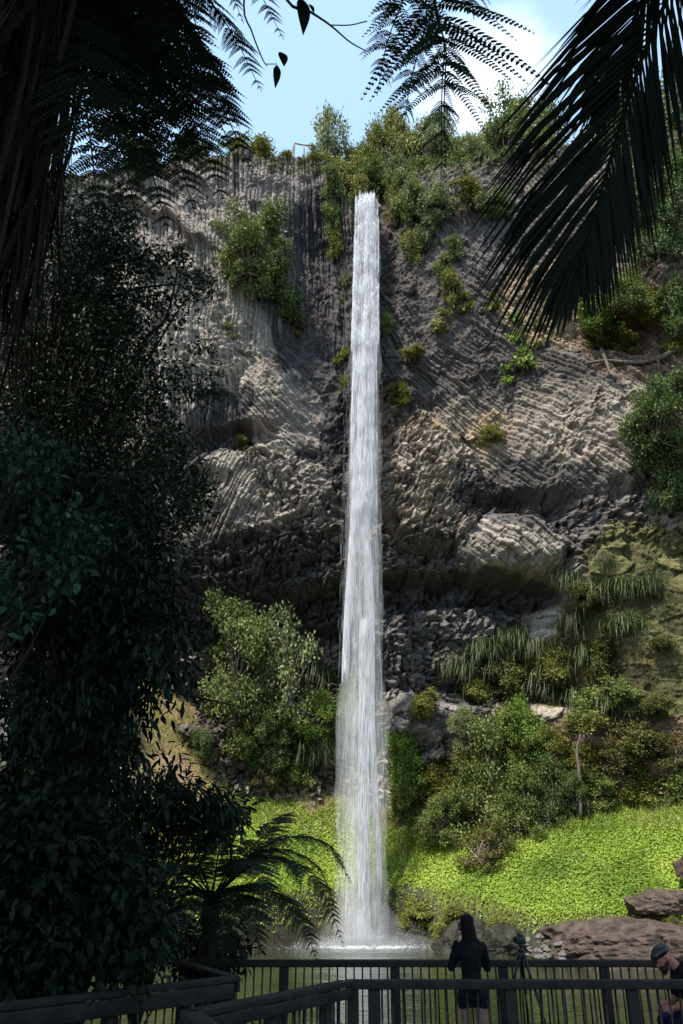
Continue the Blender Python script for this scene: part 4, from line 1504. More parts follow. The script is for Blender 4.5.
for (px, py, w_, lab) in ((420, 908, 40, 'bushy green growth hanging on the wet bank right of the fall foot'), (455, 915, 40, 'green growth overhanging the dark rock behind the woman'),
                          (402, 918, 26, 'moss tuft on the wet rock nearest the fall foot'), (500, 925, 34, 'green tuft above the dark rock behind the tripod'),
                          (672, 925, 26, 'green tuft on the brown rocks above the capped man'), (440, 935, 30, 'low moss tuft at the waterline right of the fall foot'),
                          (652, 935, 20, 'small green tuft on the low brown mound')):
    plant_px('moss_tuft', 'small', px, py, w_, 20, OG, lab, 'plant', tilt=.5, root=.3)

# ================================================================== railings and platform
DECK = 1.2
RAIL = 1.05
M_WOOD = plain_mat('weathered_timber', (0.011, 0.0085, 0.0065), (0.031, 0.024, 0.018), 5, 0.75, 0.4, (1, 1, 1), 0.4)
M_DECK = plain_mat('deck_timber', (0.025, 0.022, 0.020), (0.055, 0.048, 0.042), 5, 0.85, 0.4)
M_STEEL = plain_mat('black_steel', (0.010, 0.010, 0.011), (0.022, 0.022, 0.024), 20, 0.45, 0.0, spec=.5)


def bevel_box(mb_, c, s, rz=0.0, b=.012):
    bm = bmesh.new()
    bmesh.ops.create_cube(bm, size=1)
    for v in bm.verts:
        v.co = Vector((v.co.x * s[0], v.co.y * s[1], v.co.z * s[2]))
    bmesh.ops.bevel(bm, geom=bm.edges[:], offset=min(b, min(s) * .3), segments=2, affect='EDGES', profile=.6)
    V = np.array([v.co[:] for v in bm.verts])
    ca, sa = math.cos(rz), math.sin(rz)
    V = V @ np.array(((ca, sa, 0), (-sa, ca, 0), (0, 0, 1))) + np.asarray(c)
    bm.verts.index_update()
    Q = [[v.index for v in f.verts] for f in bm.faces if len(f.verts) == 4]
    T = [[v.index for v in f.verts] for f in bm.faces if len(f.verts) == 3]
    mb_.add(V, Q or None, T or None)
    bm.free()


def railing(label, A, B, posts, spacing=.112, board=0.0, double=False, cap=.16, group=None, hgt=.085):
    A, B = np.array(A, float), np.array(B, float)
    d = B - A
    Ltot = np.linalg.norm(d)
    d /= Ltot
    rz = math.atan2(d[1], d[0])
    t = thing('railing', label, 'railing', (A[0], A[1], DECK), rz)
    mb_ = MB()
    bevel_box(mb_, (Ltot / 2, 0, RAIL - hgt / 2), (Ltot + .08, cap, hgt))
    mb_.build('handrail', M_WOOD, t)
    if board:
        mb_ = MB()
        bevel_box(mb_, (Ltot / 2, -.072, RAIL - hgt - board / 2 - .004), (Ltot, .045, board))
        mb_.build('side_board', M_WOOD, t)
    mb_ = MB()
    bevel_box(mb_, (Ltot / 2, 0, .12), (Ltot, .05, .07))
    mb_.build('bottom_rail', M_WOOD, t)
    pm = None
    for s in posts:
        if pm is None:
            mb_ = MB()
            bevel_box(mb_, (0, 0, (RAIL - hgt) / 2 - .2), (.125, .10, RAIL - hgt + .4 - .004))
            pm = mb_.mesh('post', M_WOOD)
        o = link('post', pm, t)
        o.location = (s, .0, 0)
    bmn = None
    n_ = int(Ltot / spacing)
    for k in range(1, n_):
        s = k * Ltot / n_
        if any(abs(s - q) < .085 for q in posts):
            continue
        if bmn is None:
            mb_ = MB()
            mb_.tube([(0, 0, .155), (0, 0, RAIL - hgt - .004)], .011, 6)
            bmn = mb_.mesh('baluster', M_STEEL)
        o = link('baluster', bmn, t)
        o.location = (s, 0, 0)
    return t


FA = at(180, 960, 12.75)
FB_X = 6.6
xs_far = []
for px in (284, 395, 503, 604):
    p = at(px, 970, 12.75)
    xs_far.append(p[0] - FA[0])
xs_far.append(xs_far[-1] + 1.45)
xs_far.append(xs_far[-1] + 1.45)
railing('far timber railing with thin black balusters along the pool edge of the platform', (FA[0], 12.75), (FB_X, 12.75), [0.06] + xs_far)
NA = at(350, 980, 10.2)
xs_near = [0.0]
for px in (374, 511, 633):
    p = at(px, 1000, 10.2)
    xs_near.append(p[0] - NA[0])
xs_near.append(xs_near[-1] + 1.4)
railing('near timber railing in front of the woman and the man', (NA[0], 10.2), (5.9, 10.2), [.03] + xs_near[1:], hgt=.085)
NB = (-1.24, 7.86)
railing('slanting timber railing joining the left end of the near railing', NB, (NA[0] - .06, 10.12), [.12, 1.2, 2.2], board=.10, hgt=.06)
railing('short timber railing running towards the viewer at the bottom of the photo', NB, (-.55, 5.9), [1.2, 1.9], board=.1, hgt=.07)
LA, LB, LC = (-1.22, 10.6), (FA[0] + .02, 12.68), (-4.2, 6.62)
railing('dark timber railing with a broad side board running left into the shade', LC, (LA[0] - .05, LA[1] - .04), [.3, 1.8, 3.3, 4.8], board=.15, hgt=.06)
railing('short return railing at the left corner of the platform', LA, LB, [.08, 1.9], board=.10, hgt=.06)
# deck
dk = MB()
for k in range(62):
    bevel_box(dk, (2.15, 6.45 + k * .105, DECK - .02), (9.2, .098, .04), b=.006)
for x in (-2.2, 0.2, 2.2, 4.2, 6.2):
    for y in (7.0, 9.6, 12.5):
        dk.box((x, y, .3), (.16, .16, 1.7))
    dk.box((x + .09, 9.7, DECK - .12), (.05, 6.4, .15))
do = dk.build('viewing_platform', M_DECK)
tag(do, 'dark timber viewing platform the two people are on, over the near pool edge', 'platform')

# ================================================================== ferns, palm, trees close by


def frond(mb_, path, plen, npin=24, npl=16, side=(0, -1, 0), sag=.25, pw=.36, ang=62, rad=.016, taper=.55, tint=.5, rng=None, stemfrac=.14, gap=1.0, irr=0.0):
    """a twice-divided fern frond along a curve: pinnae left and right, each with rows of pinnules"""
    n = 40
    C_ = bez(path, n)
    mb_.tube(C_, np.linspace(rad, rad * .2, n), 6, tint=.1)
    T_ = unit(np.gradient(C_, axis=0))
    Nn = np.asarray(side, float)
    for k in range(npin):
        s = stemfrac + (1 - stemfrac) * (k + .5) / npin
        i = min(n - 1, int(s * (n - 1)))
        q, tg = C_[i], T_[i]
        up = unit(Nn - tg * (Nn @ tg))
        sd = np.cross(tg, up)
        # outline: quickly full, long taper
        ss = (s - stemfrac) / (1 - stemfrac)
        l = l0 = plen * min(1, .45 + ss * 3.0) * (1 - ss ** 2.2 * (1 - .06)) ** 1.0
        if l < .02:
            continue
        for sg in (-1, 1):
            a = R(ang + rng.normal(0, 4 + irr * 7))
            l = l0 * rng.uniform(1 - .28 * irr - .04, 1 + .12 * irr + .02)
            d0 = unit(tg * math.cos(a) + sd * sg * math.sin(a) + up * rng.normal(.05, .06 + .22 * irr))
            m_ = 7
            u_ = np.linspace(0, 1, m_)
            pts = q + d0 * (u_ * l)[:, None] + np.array((0, 0, -1.0)) * (sag * l * u_ ** 2)[:, None]
            mb_.tube(pts, np.linspace(rad * .28, rad * .06, m_), 4, cap=False, tint=.1)
            v = np.linspace(.06, .99, npl)
            c_ = np.stack([np.interp(v, u_, pts[:, j]) for j in range(3)], -1)
            pt = unit(np.gradient(c_, axis=0))
            ps = np.cross(pt, up)
            wl = l * pw * (1 - v ** 1.5 * .95) * np.minimum(1, .6 + v * 3)
            for s2 in (-1, 1):
                D = unit(ps * s2 + pt * .45 + rng.normal(0, .05, (npl, 3)))
                V, Q, t = leaves(c_, D, np.broadcast_to(up, (npl, 3)), wl * .5, l / npl * gap, np.clip(tint + rng.normal(0, .18, npl), 0, 1), 'hex', .08, .12)
                mb_.add(V, Q, None, t)


def fern_trunk(base, top, r0, r1, rng):
    mb_ = MB()
    n = 26
    P = bez([base, (np.array(base) * .5 + np.array(top) * .5) + rng.normal(0, .05, 3), top], n)
    mb_.tube(P, np.linspace(r0, r1, n) * (1 + .12 * rng.normal(size=n)), 10)
    # stubs of old fronds
    for k in range(120):
        i = rng.integers(0, n)
        a = rng.uniform(0, 6.28)
        o = np.array((math.cos(a), math.sin(a), 0))
        p = P[i] + o * np.interp(i, (0, n), (r0, r1)) * .9
        mb_.tube([p, p + o * .05 + (0, 0, .10)], (.022, .012), 4)
    return mb_


rng = np.random.default_rng(91)
# (1) tall tree fern at the upper left, its skirt of dead fronds and a dark crown
TOP = np.array((-2.85, 5.0, 11.2))
base = np.array((-2.95, 4.9, float(ground_z(-2.95, 4.9)) - .1))
tf = thing('tree_fern', 'tall tree fern at the upper left with a skirt of dead fronds', 'tree fern', base)
fern_trunk((0, 0, 0), TOP - base, .17, .13, rng).build('trunk', M_DARKBARK, tf)
sk = MB()
for k in range(620):
    a = rng.uniform(0, 6.28)
    o = np.array((math.cos(a), math.sin(a), 0))
    l = rng.uniform(1.2, 3.9)
    st = TOP - base + np.array((0, 0, rng.uniform(-1.3, .2)))
    rr_ = rng.uniform(.16, .58)
    P = bez([st + o * .1, st + o * rr_ * .8 + (0, 0, -.25), st + o * rr_ - (0, 0, l * .55) + rng.normal(0, .05, 3), st + o * rr_ * .95 - (0, 0, l) + rng.normal(0, .10, 3)], 9)
    if k % 3 == 0:
        sk.tube(P, np.linspace(.014, .004, 9), 4, tint=rng.random())
    else:
        s_ = np.cross(o, (0, 0, 1)) * rng.uniform(.008, .03)
        V = np.concatenate([P + s_, P - s_])
        sk.add(V, [(i, i + 1, i + 10, i + 9) for i in range(8)], None, rng.random())
so_ = sk.build('dead_frond_skirt', leaf_mat('dark_dead_frond', (0.010, 0.008, 0.006), (0.040, 0.030, 0.022), .05, .9, .1), tf)
so_['label'] = 'shaggy skirt of hanging dead brown fronds'
for (px, py, Y, lift) in ((252, 172, 5.9, .9), (226, 205, 5.6, .8), (196, 215, 5.4, .7), (168, 232, 5.2, .55), (138, 225, 4.9, .5), (262, 92, 6.3, 1.2), (284, 40, 6.6, 1.6),
                          (244, 24, 7.4, 1.7), (206, 14, 8.2, 1.6), (110, 150, 7.0, .9), (178, 90, 7.4, 1.0), (212, 120, 6.8, 1.0), (150, 60, 8.0, 1.2), (20, 190, 6.6, .5), (-40, 100, 6.4, .6),
                          (100, 235, 4.6, .5), (208, 60, 6.0, 1.3), (232, 150, 5.2, .9), (190, 40, 7.0, 1.3), (160, 120, 6.2, .9), (128, 90, 6.4, 1.0), (225, 110, 6.6, 1.1), (150, 180, 5.6, .7), (200, 165, 6.2, .8), (120, 30, 7.4, 1.3), (240, 130, 6.9, 1.1), (170, 20, 6.2, 1.5)):
    tip = at(px, py, Y) - base
    tp = TOP - base
    mid = tp * .55 + tip * .45 + np.array((0, 0, lift * .9))
    m2 = tp * .22 + tip * .78 + np.array((0, 0, lift * .62))
    fm = MB()
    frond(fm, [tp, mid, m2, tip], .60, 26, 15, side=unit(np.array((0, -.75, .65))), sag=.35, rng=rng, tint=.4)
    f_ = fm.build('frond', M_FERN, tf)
for k in range(9):       # the far side of the crown, out of the photo
    a = R(150 + k * 24)
    tip = TOP - base + np.array((2.6 * math.cos(a), 2.6 * math.sin(a), -1.2))
    tp = TOP - base
    fm = MB()
    frond(fm, [tp, tp * .5 + tip * .5 + np.array((0, 0, 1.2)), tip], .5, 20, 10, side=(0, 0, 1), sag=.2, rng=rng)
    fm.build('frond', M_FERN, tf)

# (2) tree fern at the right of the path: one frond hangs into the top of the view
TOP = np.array((2.4, 1.9, 9.6))
base = np.array((2.6, 1.5, float(ground_z(2.6, 1.5)) - .1))
tf = thing('tree_fern', 'tree fern whose single drooping frond hangs at the top centre against the sky', 'tree fern', base)
fern_trunk((0, 0, 0), TOP - base, .16, .12, rng).build('trunk', M_DARKBARK, tf)
tp = TOP - base
fm = MB()
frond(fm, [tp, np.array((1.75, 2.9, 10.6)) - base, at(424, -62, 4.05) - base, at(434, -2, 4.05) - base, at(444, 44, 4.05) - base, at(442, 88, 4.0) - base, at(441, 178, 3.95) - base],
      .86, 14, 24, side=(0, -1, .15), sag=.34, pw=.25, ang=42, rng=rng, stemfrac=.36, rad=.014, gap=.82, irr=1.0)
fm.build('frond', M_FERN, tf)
for pl_, pts_ in ((.42, ((1.5, 3.0, 10.5), (436, -66, 4.2), (408, -10, 4.2), (388, 40, 4.15), (377, 96, 4.1))), (.32, ((1.6, 3.0, 10.5), (438, -40, 4.3), (426, 24, 4.3), (411, 80, 4.25), (403, 134, 4.2))),
                  (.26, ((1.7, 3.0, 10.5), (444, -30, 4.15), (446, 50, 4.15), (444, 110, 4.1), (446, 168, 4.05)))):
    fm = MB()
    frond(fm, [tp, np.array(pts_[0]) - base] + [at(*q) - base for q in pts_[1:]], pl_, 16, 15, side=unit(np.array((.3, -1, .15))), sag=.45, pw=.38, ang=44, rng=rng, stemfrac=.45, rad=.011, gap=.8, irr=.8)
    fm.build('frond', M_FERN, tf)
fm = MB()
frond(fm, [tp, np.array((2.0, 3.1, 10.9)) - base, at(478, -80, 4.5) - base, at(470, -30, 4.5) - base, at(474, 20, 4.5) - base], .5, 9, 18, side=(0, -1, .3), sag=.3, pw=.28, ang=44, rng=rng, stemfrac=.4, gap=.8, irr=1.0)
fm.build('frond', M_FERN, tf)
for k in range(11):
    a = R(195 + k * 19)
    tip = tp + np.array((2.9 * math.cos(a), 2.9 * math.sin(a), -.9))
    fm = MB()
    frond(fm, [tp, tp * .5 + tip * .5 + np.array((0, 0, 1.3)), tip], .5, 20, 10, side=(0, 0, 1), sag=.2, rng=rng)
    fm.build('frond', M_FERN, tf)

# (3) low tree fern at the left end of the platform
TOP = at(212, 898, 13.4)
gz = float(ground_z(TOP[0] - .2, 13.5))
base = np.array((TOP[0] - .15, 13.5, min(gz, .6) - .2))
tf = thing('tree_fern', 'low spreading tree fern behind the left corner of the railing', 'tree fern', base)
fern_trunk((0, 0, 0), TOP - base, .15, .12, rng).build('trunk', M_DARKBARK, tf)
for (px, py, Y, lift, sx_) in ((294, 812, 14.6, .15, 0), (352, 884, 13.6, .85, 0), (344, 946, 12.9, .95, 0), (318, 962, 12.6, .6, 0), (338, 915, 14.6, .95, 0), (262, 955, 12.4, .5, 0), (226, 968, 11.9, .5, 0), (170, 965, 11.8, .5, 0),
                               (128, 952, 12.0, .5, 0), (92, 925, 12.6, .6, 0), (70, 890, 13.4, .5, 0), (110, 838, 14.6, .3, 0), (168, 812, 15.0, .2, 0), (226, 806, 15.4, .1, 0), (300, 885, 15.6, .6, 0), (150, 900, 11.6, .5, 0), (270, 905, 11.9, .6, 0)):
    tip = at(px, py, Y) - base
    tp = TOP - base
    fm = MB()
    frond(fm, [tp, tp * .6 + tip * .4 + np.array((0, 0, lift * .8)), tp * .2 + tip * .8 + np.array((0, 0, lift * .72)), tip], .50, 28, 14,
          side=unit(np.array((0, -.25, 1))), sag=.30, rng=rng, tint=.6, pw=.3)
    fm.build('frond', M_FERN, tf).color = (1.1, 1.2, 1.1, 1)

# (4) palm: two fronds reach in from the upper right
TOP = np.array((3.6, 2.4, 9.6))
base = np.array((3.7, 2.2, float(ground_z(3.7, 2.2)) - .1))
pm_ = thing('palm_tree', 'feather palm with huge dark fronds reaching in from the upper right', 'palm tree', base)
mb = MB()
n = 40
P = bez([(0, 0, 0), (0, 0, 4), TOP - base], n)
mb.tube(P, .13 + .012 * (np.arange(n) % 2) + np.linspace(.03, 0, n), 12)
mb.build('trunk', M_DARKBARK, pm_)
mb = MB()
mb.tube(bez([TOP - base - (0, 0, .9), TOP - base - (0, 0, .5), TOP - base + (0, 0, .1)], 8), (.14, .19, .2, .19, .17, .15, .12, .1), 12)
mb.build('crown_shaft', M_PALM, pm_)


def PF(a):
    """leaflet direction a degrees below the horizontal, leaning with the frond's own tilted plane"""
    return (-math.cos(R(a)), .38 * math.sin(R(a)), -.92 * math.sin(R(a)))


def palm_frond(path, llen, nl, left, right, wid=.05, rad=.022, s0=.2):
    n = 60
    C_ = bez(path, n)
    T_ = unit(np.gradient(C_, axis=0))
    ob = MB()
    ob.tube(C_, np.linspace(rad, rad * .25, n), 7, tint=.3)
    for sg, dirn in ((-1, left), (1, right)):
        for k in range(nl):
            s = s0 + (1 - s0) * (k + .5 + rng.uniform(-.2, .2)) / nl
            i = min(n - 1, int(s * (n - 1)))
            q, tg = C_[i], T_[i]
            ss = (s - s0) / (1 - s0)
            l = llen * (.75 + .45 * math.sin(math.pi * min(1, ss * .9 + .12))) * (1 - .80 * ss ** 1.6) * rng.uniform(.92, 1.06)
            if sg > 0:
                l *= .62
            d = unit(np.array(dirn(ss)) + tg * .25 + rng.normal(0, .035, 3))
            pts = np.array([q, q + d * l * .33, q + d * l * .66 + (0, 0, -.035 * l), q + d * l + (0, 0, -.16 * l)])
            fwd = unit(np.cross(d, (0.15, 1, .1)) + rng.normal(0, .25, 3))
            nrm = np.cross(d, fwd)
            w_ = wid * rng.uniform(.85, 1.2)
            pr = np.array((.45, 1, .8, .06))[:, None]
            V = np.concatenate([pts, pts + fwd * w_ * .5 * pr + nrm * w_ * .22 * pr, pts - fwd * w_ * .5 * pr + nrm * w_ * .22 * pr])
            Q = [(j, j + 1, j + 5, j + 4) for j in range(3)] + [(j + 1, j, j + 8, j + 9) for j in range(3)]
            ob.add(V, Q, None, float(rng.random()))
    return ob.build('frond', M_PALM, pm_)


tp = TOP - base
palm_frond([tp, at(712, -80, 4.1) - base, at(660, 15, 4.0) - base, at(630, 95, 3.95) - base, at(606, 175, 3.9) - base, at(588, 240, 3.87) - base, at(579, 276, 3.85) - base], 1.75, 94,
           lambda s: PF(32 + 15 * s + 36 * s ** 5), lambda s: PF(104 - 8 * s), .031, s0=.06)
palm_frond([tp, at(735, -150, 4.25) - base, at(676, -62, 4.2) - base, at(640, 6, 4.18) - base, at(616, 66, 4.15) - base, at(602, 118, 4.12) - base], 1.30, 60,
           lambda s: PF(30 + 14 * s + 30 * s ** 5), lambda s: PF(92 - 6 * s), .030, s0=.12)
palm_frond([tp, at(745, -130, 4.4) - base, at(715, -60, 4.3) - base, at(698, 0, 4.25) - base, at(688, 50, 4.2) - base], .80, 44,
           lambda s: PF(60 + 24 * s), lambda s: PF(105), .045, s0=.08)
palm_frond([tp, at(640, -190, 4.6) - base, at(585, -110, 4.7) - base, at(560, -58, 4.8) - base], .95, 44,
           lambda s: PF(34), lambda s: PF(100), .055, s0=.10)
for k in range(9):
    a = R(200 + k * 26)
    tip = tp + np.array((2.4 * math.cos(a), 2.4 * math.sin(a), 1.1))
    palm_frond([tp, tp * .5 + tip * .5 + np.array((0, 0, .9)), tip], .9, 34, lambda s: (-.5 * math.sin(a) * -1, .5 * math.cos(a), -.6), lambda s: (.5 * math.sin(a) * -1, -.5 * math.cos(a), -.6), .055)


# ---- broad-leaved trees and undergrowth in the shade at the left
def leafy(name, label, cat, base, trunk_top, tips, mat, leaf, wratio, nl, spread, droop, r0, barkmat, colr=(1, 1, 1), kind='hex', seed=0, forks=None, lean=(0, 0, 0), part='crown'):
    """tips: world points; each gets a twig and a spray of leaves"""
    rg = np.random.default_rng(seed)
    o = thing(name, label, cat, base)
    b = np.asarray(base, float)
    tt_ = np.asarray(trunk_top, float) - b
    mb_ = MB()
    axis = bez([(0, 0, -.2), tt_ * .5 + rg.normal(0, .06, 3) * (1, 1, 0), tt_], 14)
    mb_.tube(axis, np.linspace(r0, r0 * .35, 14), 9)
    mb_.build('trunk' if part == 'crown' else 'stem', barkmat, o)
    br, lf = MB(), MB()
    Ps, Ds, Ns, Ls, Ts = [], [], [], [], []
    for q in tips:
        q = np.asarray(q, float) - b
        f = axis[rg.integers(4, 14)] if forks is None else axis[min(13, max(3, int(np.clip(q[2] / max(tt_[2], .1) * .75, .2, 1) * 13)))]
        mid = f * .5 + q * .5 + rg.normal(0, .18, 3) * np.linalg.norm(q - f) * .25 + np.array((0, 0, .06 * np.linalg.norm(q - f)))
        tw = bez([f, mid, q], 9)
        rr_ = r0 * .22 * min(1.0, .35 + .25 * np.linalg.norm(q - f))
        br.tube(tw, np.linspace(rr_, .006, 9), 5, cap=False)
        dq = unit(q - mid)
        m_ = int(nl * rg.uniform(.6, 1.4))
        P = q + rg.normal(size=(m_, 3)) * spread - dq * (np.abs(rg.normal(0, spread * 1.2, m_)))[:, None]
        D = unit(unit(P - q) * .5 + dq * .35 + np.array((0, 0, -droop)) + rg.normal(size=(m_, 3)) * .45)
        N = unit(np.array((0, 0, 1.0)) + unit(P - q) * .35 + rg.normal(size=(m_, 3)) * .40)
        Ps.append(P)
        Ds.append(D)
        Ns.append(N)
        Ls.append(leaf * rg.uniform(.65, 1.3, m_))
        Ts.append(np.clip(rg.normal(.5, .22) + rg.normal(0, .15, m_), 0, 1))
    L = np.concatenate(Ls)
    V, Q, t_ = leaves(np.concatenate(Ps), np.concatenate(Ds), np.concatenate(Ns), L, L * wratio, np.concatenate(Ts), kind, .1, .14)
    lf.add(V, Q, None, t_)
    br.build('branch', barkmat, o)
    c = lf.build(part if part == 'crown' else 'foliage', mat, o)
    c.color = (*colr, 1)
    return o


def tips_px(blobs, Yr, rg):
    out = []
    for (cx, cy, rx, ry, n) in blobs:
        for _ in range(n):
            a, q = rg.uniform(0, 6.283), math.sqrt(rg.random())
            out.append(at(cx + rx * q * math.cos(a), cy + ry * q * math.sin(a), rg.uniform(*Yr)))
    return out


rg = np.random.default_rng(404)


def groundpt(x, y):
    return np.array((x, y, float(ground_z(x, y))))


g1 = groundpt(-3.15, 11.0)
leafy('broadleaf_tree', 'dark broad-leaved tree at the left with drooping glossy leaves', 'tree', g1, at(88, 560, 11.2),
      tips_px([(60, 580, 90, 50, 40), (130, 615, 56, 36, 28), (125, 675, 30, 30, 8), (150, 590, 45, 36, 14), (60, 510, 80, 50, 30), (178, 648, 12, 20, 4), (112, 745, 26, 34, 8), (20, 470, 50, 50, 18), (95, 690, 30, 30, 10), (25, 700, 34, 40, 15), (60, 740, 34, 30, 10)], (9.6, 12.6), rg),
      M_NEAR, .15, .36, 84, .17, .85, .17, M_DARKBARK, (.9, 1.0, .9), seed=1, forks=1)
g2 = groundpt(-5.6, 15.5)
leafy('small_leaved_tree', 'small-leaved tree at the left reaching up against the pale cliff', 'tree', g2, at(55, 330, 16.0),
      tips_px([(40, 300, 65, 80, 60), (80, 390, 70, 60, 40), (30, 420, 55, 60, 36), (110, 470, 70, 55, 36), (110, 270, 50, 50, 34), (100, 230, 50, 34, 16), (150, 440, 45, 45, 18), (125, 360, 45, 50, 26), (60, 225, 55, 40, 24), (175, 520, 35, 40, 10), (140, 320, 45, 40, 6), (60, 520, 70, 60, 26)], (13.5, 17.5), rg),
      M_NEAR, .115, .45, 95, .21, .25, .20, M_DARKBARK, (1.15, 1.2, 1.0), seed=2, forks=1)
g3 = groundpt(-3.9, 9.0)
leafy('broadleaf_tree', 'tree with large oval leaves at the left edge, blue sky sheen painted in', 'tree', g3, at(-20, 480, 8.6),
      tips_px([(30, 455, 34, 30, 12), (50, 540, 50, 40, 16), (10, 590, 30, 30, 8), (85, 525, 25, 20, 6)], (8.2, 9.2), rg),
      M_NEAR, .12, .55, 26, .10, .2, .07, M_DARKBARK, (2.6, 3.3, 3.6), seed=3, forks=1)  # blue lift in the leaf colour stands for light from the sky
# reaching bare-ended branch across the pale cliff
ob = thing('leaning_tree', 'thin leaning tree whose bare grey branch crosses the pale cliff at the left', 'tree', groundpt(-5.0, 15.0))
bb = groundpt(-5.0, 15.0)
mb = MB()
mb.tube(bez([(0, 0, -.2), at(70, 600, 15) - bb, at(110, 470, 15) - bb, at(140, 350, 15) - bb, at(166, 318, 15) - bb, at(178, 268, 15) - bb], 22), np.linspace(.10, .018, 22), 7)
mb.build('trunk', M_DARKBARK, ob)
mb = MB()
mb.tube(bez([at(128, 390, 15) - bb, at(160, 340, 14.9) - bb, at(182, 305, 14.8) - bb, at(200, 290, 14.8) - bb], 12), np.linspace(.035, .01, 12), 6)
mb.tube(bez([at(105, 300, 15) - bb, at(140, 288, 15) - bb, at(185, 284, 15) - bb], 10), np.linspace(.05, .012, 10), 6)
mb.build('branch', M_DARKBARK, ob)
lf = MB()
rg2 = np.random.default_rng(9)
for q in tips_px([(196, 288, 18, 12, 14), (178, 262, 16, 14, 10), (150, 262, 22, 14, 12), (120, 262, 22, 16, 12), (205, 345, 10, 14, 3), (200, 380, 18, 18, 10), (176, 390, 26, 26, 16), (212, 395, 8, 10, 3), (185, 480, 24, 24, 14)], (14.6, 15.4), rg2):
    m_ = 26
    q = q - bb
    P = q + rg2.normal(size=(m_, 3)) * .11
    V, Q, t_ = leaves(P, unit(rg2.normal(size=(m_, 3)) + (0.2, 0, -.3)), unit(rg2.normal(size=(m_, 3)) * .6 + (0, 0, 1)), .12 * rg2.uniform(.6, 1.3, m_), .045, np.clip(rg2.normal(.5, .25, m_), 0, 1), 'hex', .1, .15)
    lf.add(V, Q, None, t_)
lf.build('crown', M_NEAR, ob).color = (1.6, 1.6, 1.1, 1)

g4 = groundpt(-2.9, 13.8)
leafy('understorey_shrub', 'shrub of long pointed leaves between the dark tree and the low tree fern', 'shrub', g4, at(150, 840, 13.8),
      tips_px([(205, 800, 40, 24, 18), (150, 790, 45, 34, 20), (115, 830, 36, 36, 14), (228, 808, 16, 14, 5)], (13.2, 14.4), rg),
      M_NEAR, .20, .26, 46, .14, .75, .07, M_DARKBARK, (1.25, 1.3, 1.1), seed=5, part='foliage')
g5 = groundpt(-4.4, 11.0)
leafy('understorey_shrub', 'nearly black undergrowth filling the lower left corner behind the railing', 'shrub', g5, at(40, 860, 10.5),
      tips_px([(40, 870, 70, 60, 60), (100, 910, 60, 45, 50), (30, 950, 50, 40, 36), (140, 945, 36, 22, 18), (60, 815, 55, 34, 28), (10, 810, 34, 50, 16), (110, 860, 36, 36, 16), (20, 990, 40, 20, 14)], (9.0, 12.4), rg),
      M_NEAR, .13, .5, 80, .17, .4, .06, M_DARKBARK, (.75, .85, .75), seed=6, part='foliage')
g6 = groundpt(-2.1, 14.6)
leafy('understorey_shrub', 'dim low shrub under the low tree fern beside the pool', 'shrub', g6, at(235, 930, 14.4),
      tips_px([(225, 945, 30, 10, 10), (190, 945, 30, 12, 12)], (13.6, 15), rg),
      M_NEAR, .11, .5, 50, .13, .4, .05, M_DARKBARK, (1.2, 1.1, .8), seed=7, part='foliage')
# thin dark bough drooping across the pale tree on the far bank
mb = MB()
mb.tube(bez([at(110, 655, 11), at(140, 672, 11), at(175, 692, 11), at(210, 700, 11), at(245, 708, 11)], 16), np.linspace(.03, .007, 16), 6)
tag(mb.build('branch', M_DARKBARK), 'thin dark bare bough reaching out from the left tree before the pale green tree', 'branch')
# main dark trunk low at the left
g7 = groundpt(-3.35, 11.6)
mb = MB()
tk = thing('broadleaf_tree', 'dark trunk standing at the lower left behind the railing', 'tree', g7)
mb.tube(bez([(0, 0, -.2), at(92, 860, 11.6) - g7, at(98, 790, 11.7) - g7, at(104, 690, 11.9) - g7, at(118, 560, 12.2) - g7], 18), np.linspace(.20, .11, 18), 10)
mb.build('trunk', M_DARKBARK, tk)
lf = MB()
for q in tips_px([(100, 560, 60, 50, 24), (130, 520, 45, 36, 9)], (11.6, 13.2), rg2):
    m_ = 80
    q = q - g7
    P = q + rg2.normal(size=(m_, 3)) * .17
    V, Q, t_ = leaves(P, unit(rg2.normal(size=(m_, 3)) + (0, 0, -.6)), unit(rg2.normal(size=(m_, 3)) * .5 + (0, 0, 1)), .13 * rg2.uniform(.6, 1.3, m_), .055, np.clip(rg2.normal(.5, .25, m_), 0, 1), 'hex', .1, .15)
    lf.add(V, Q, None, t_)
lf.build('crown', M_NEAR, tk)

# ---- the forest behind the viewer whose roof shades the platform
rc = np.random.default_rng(303)


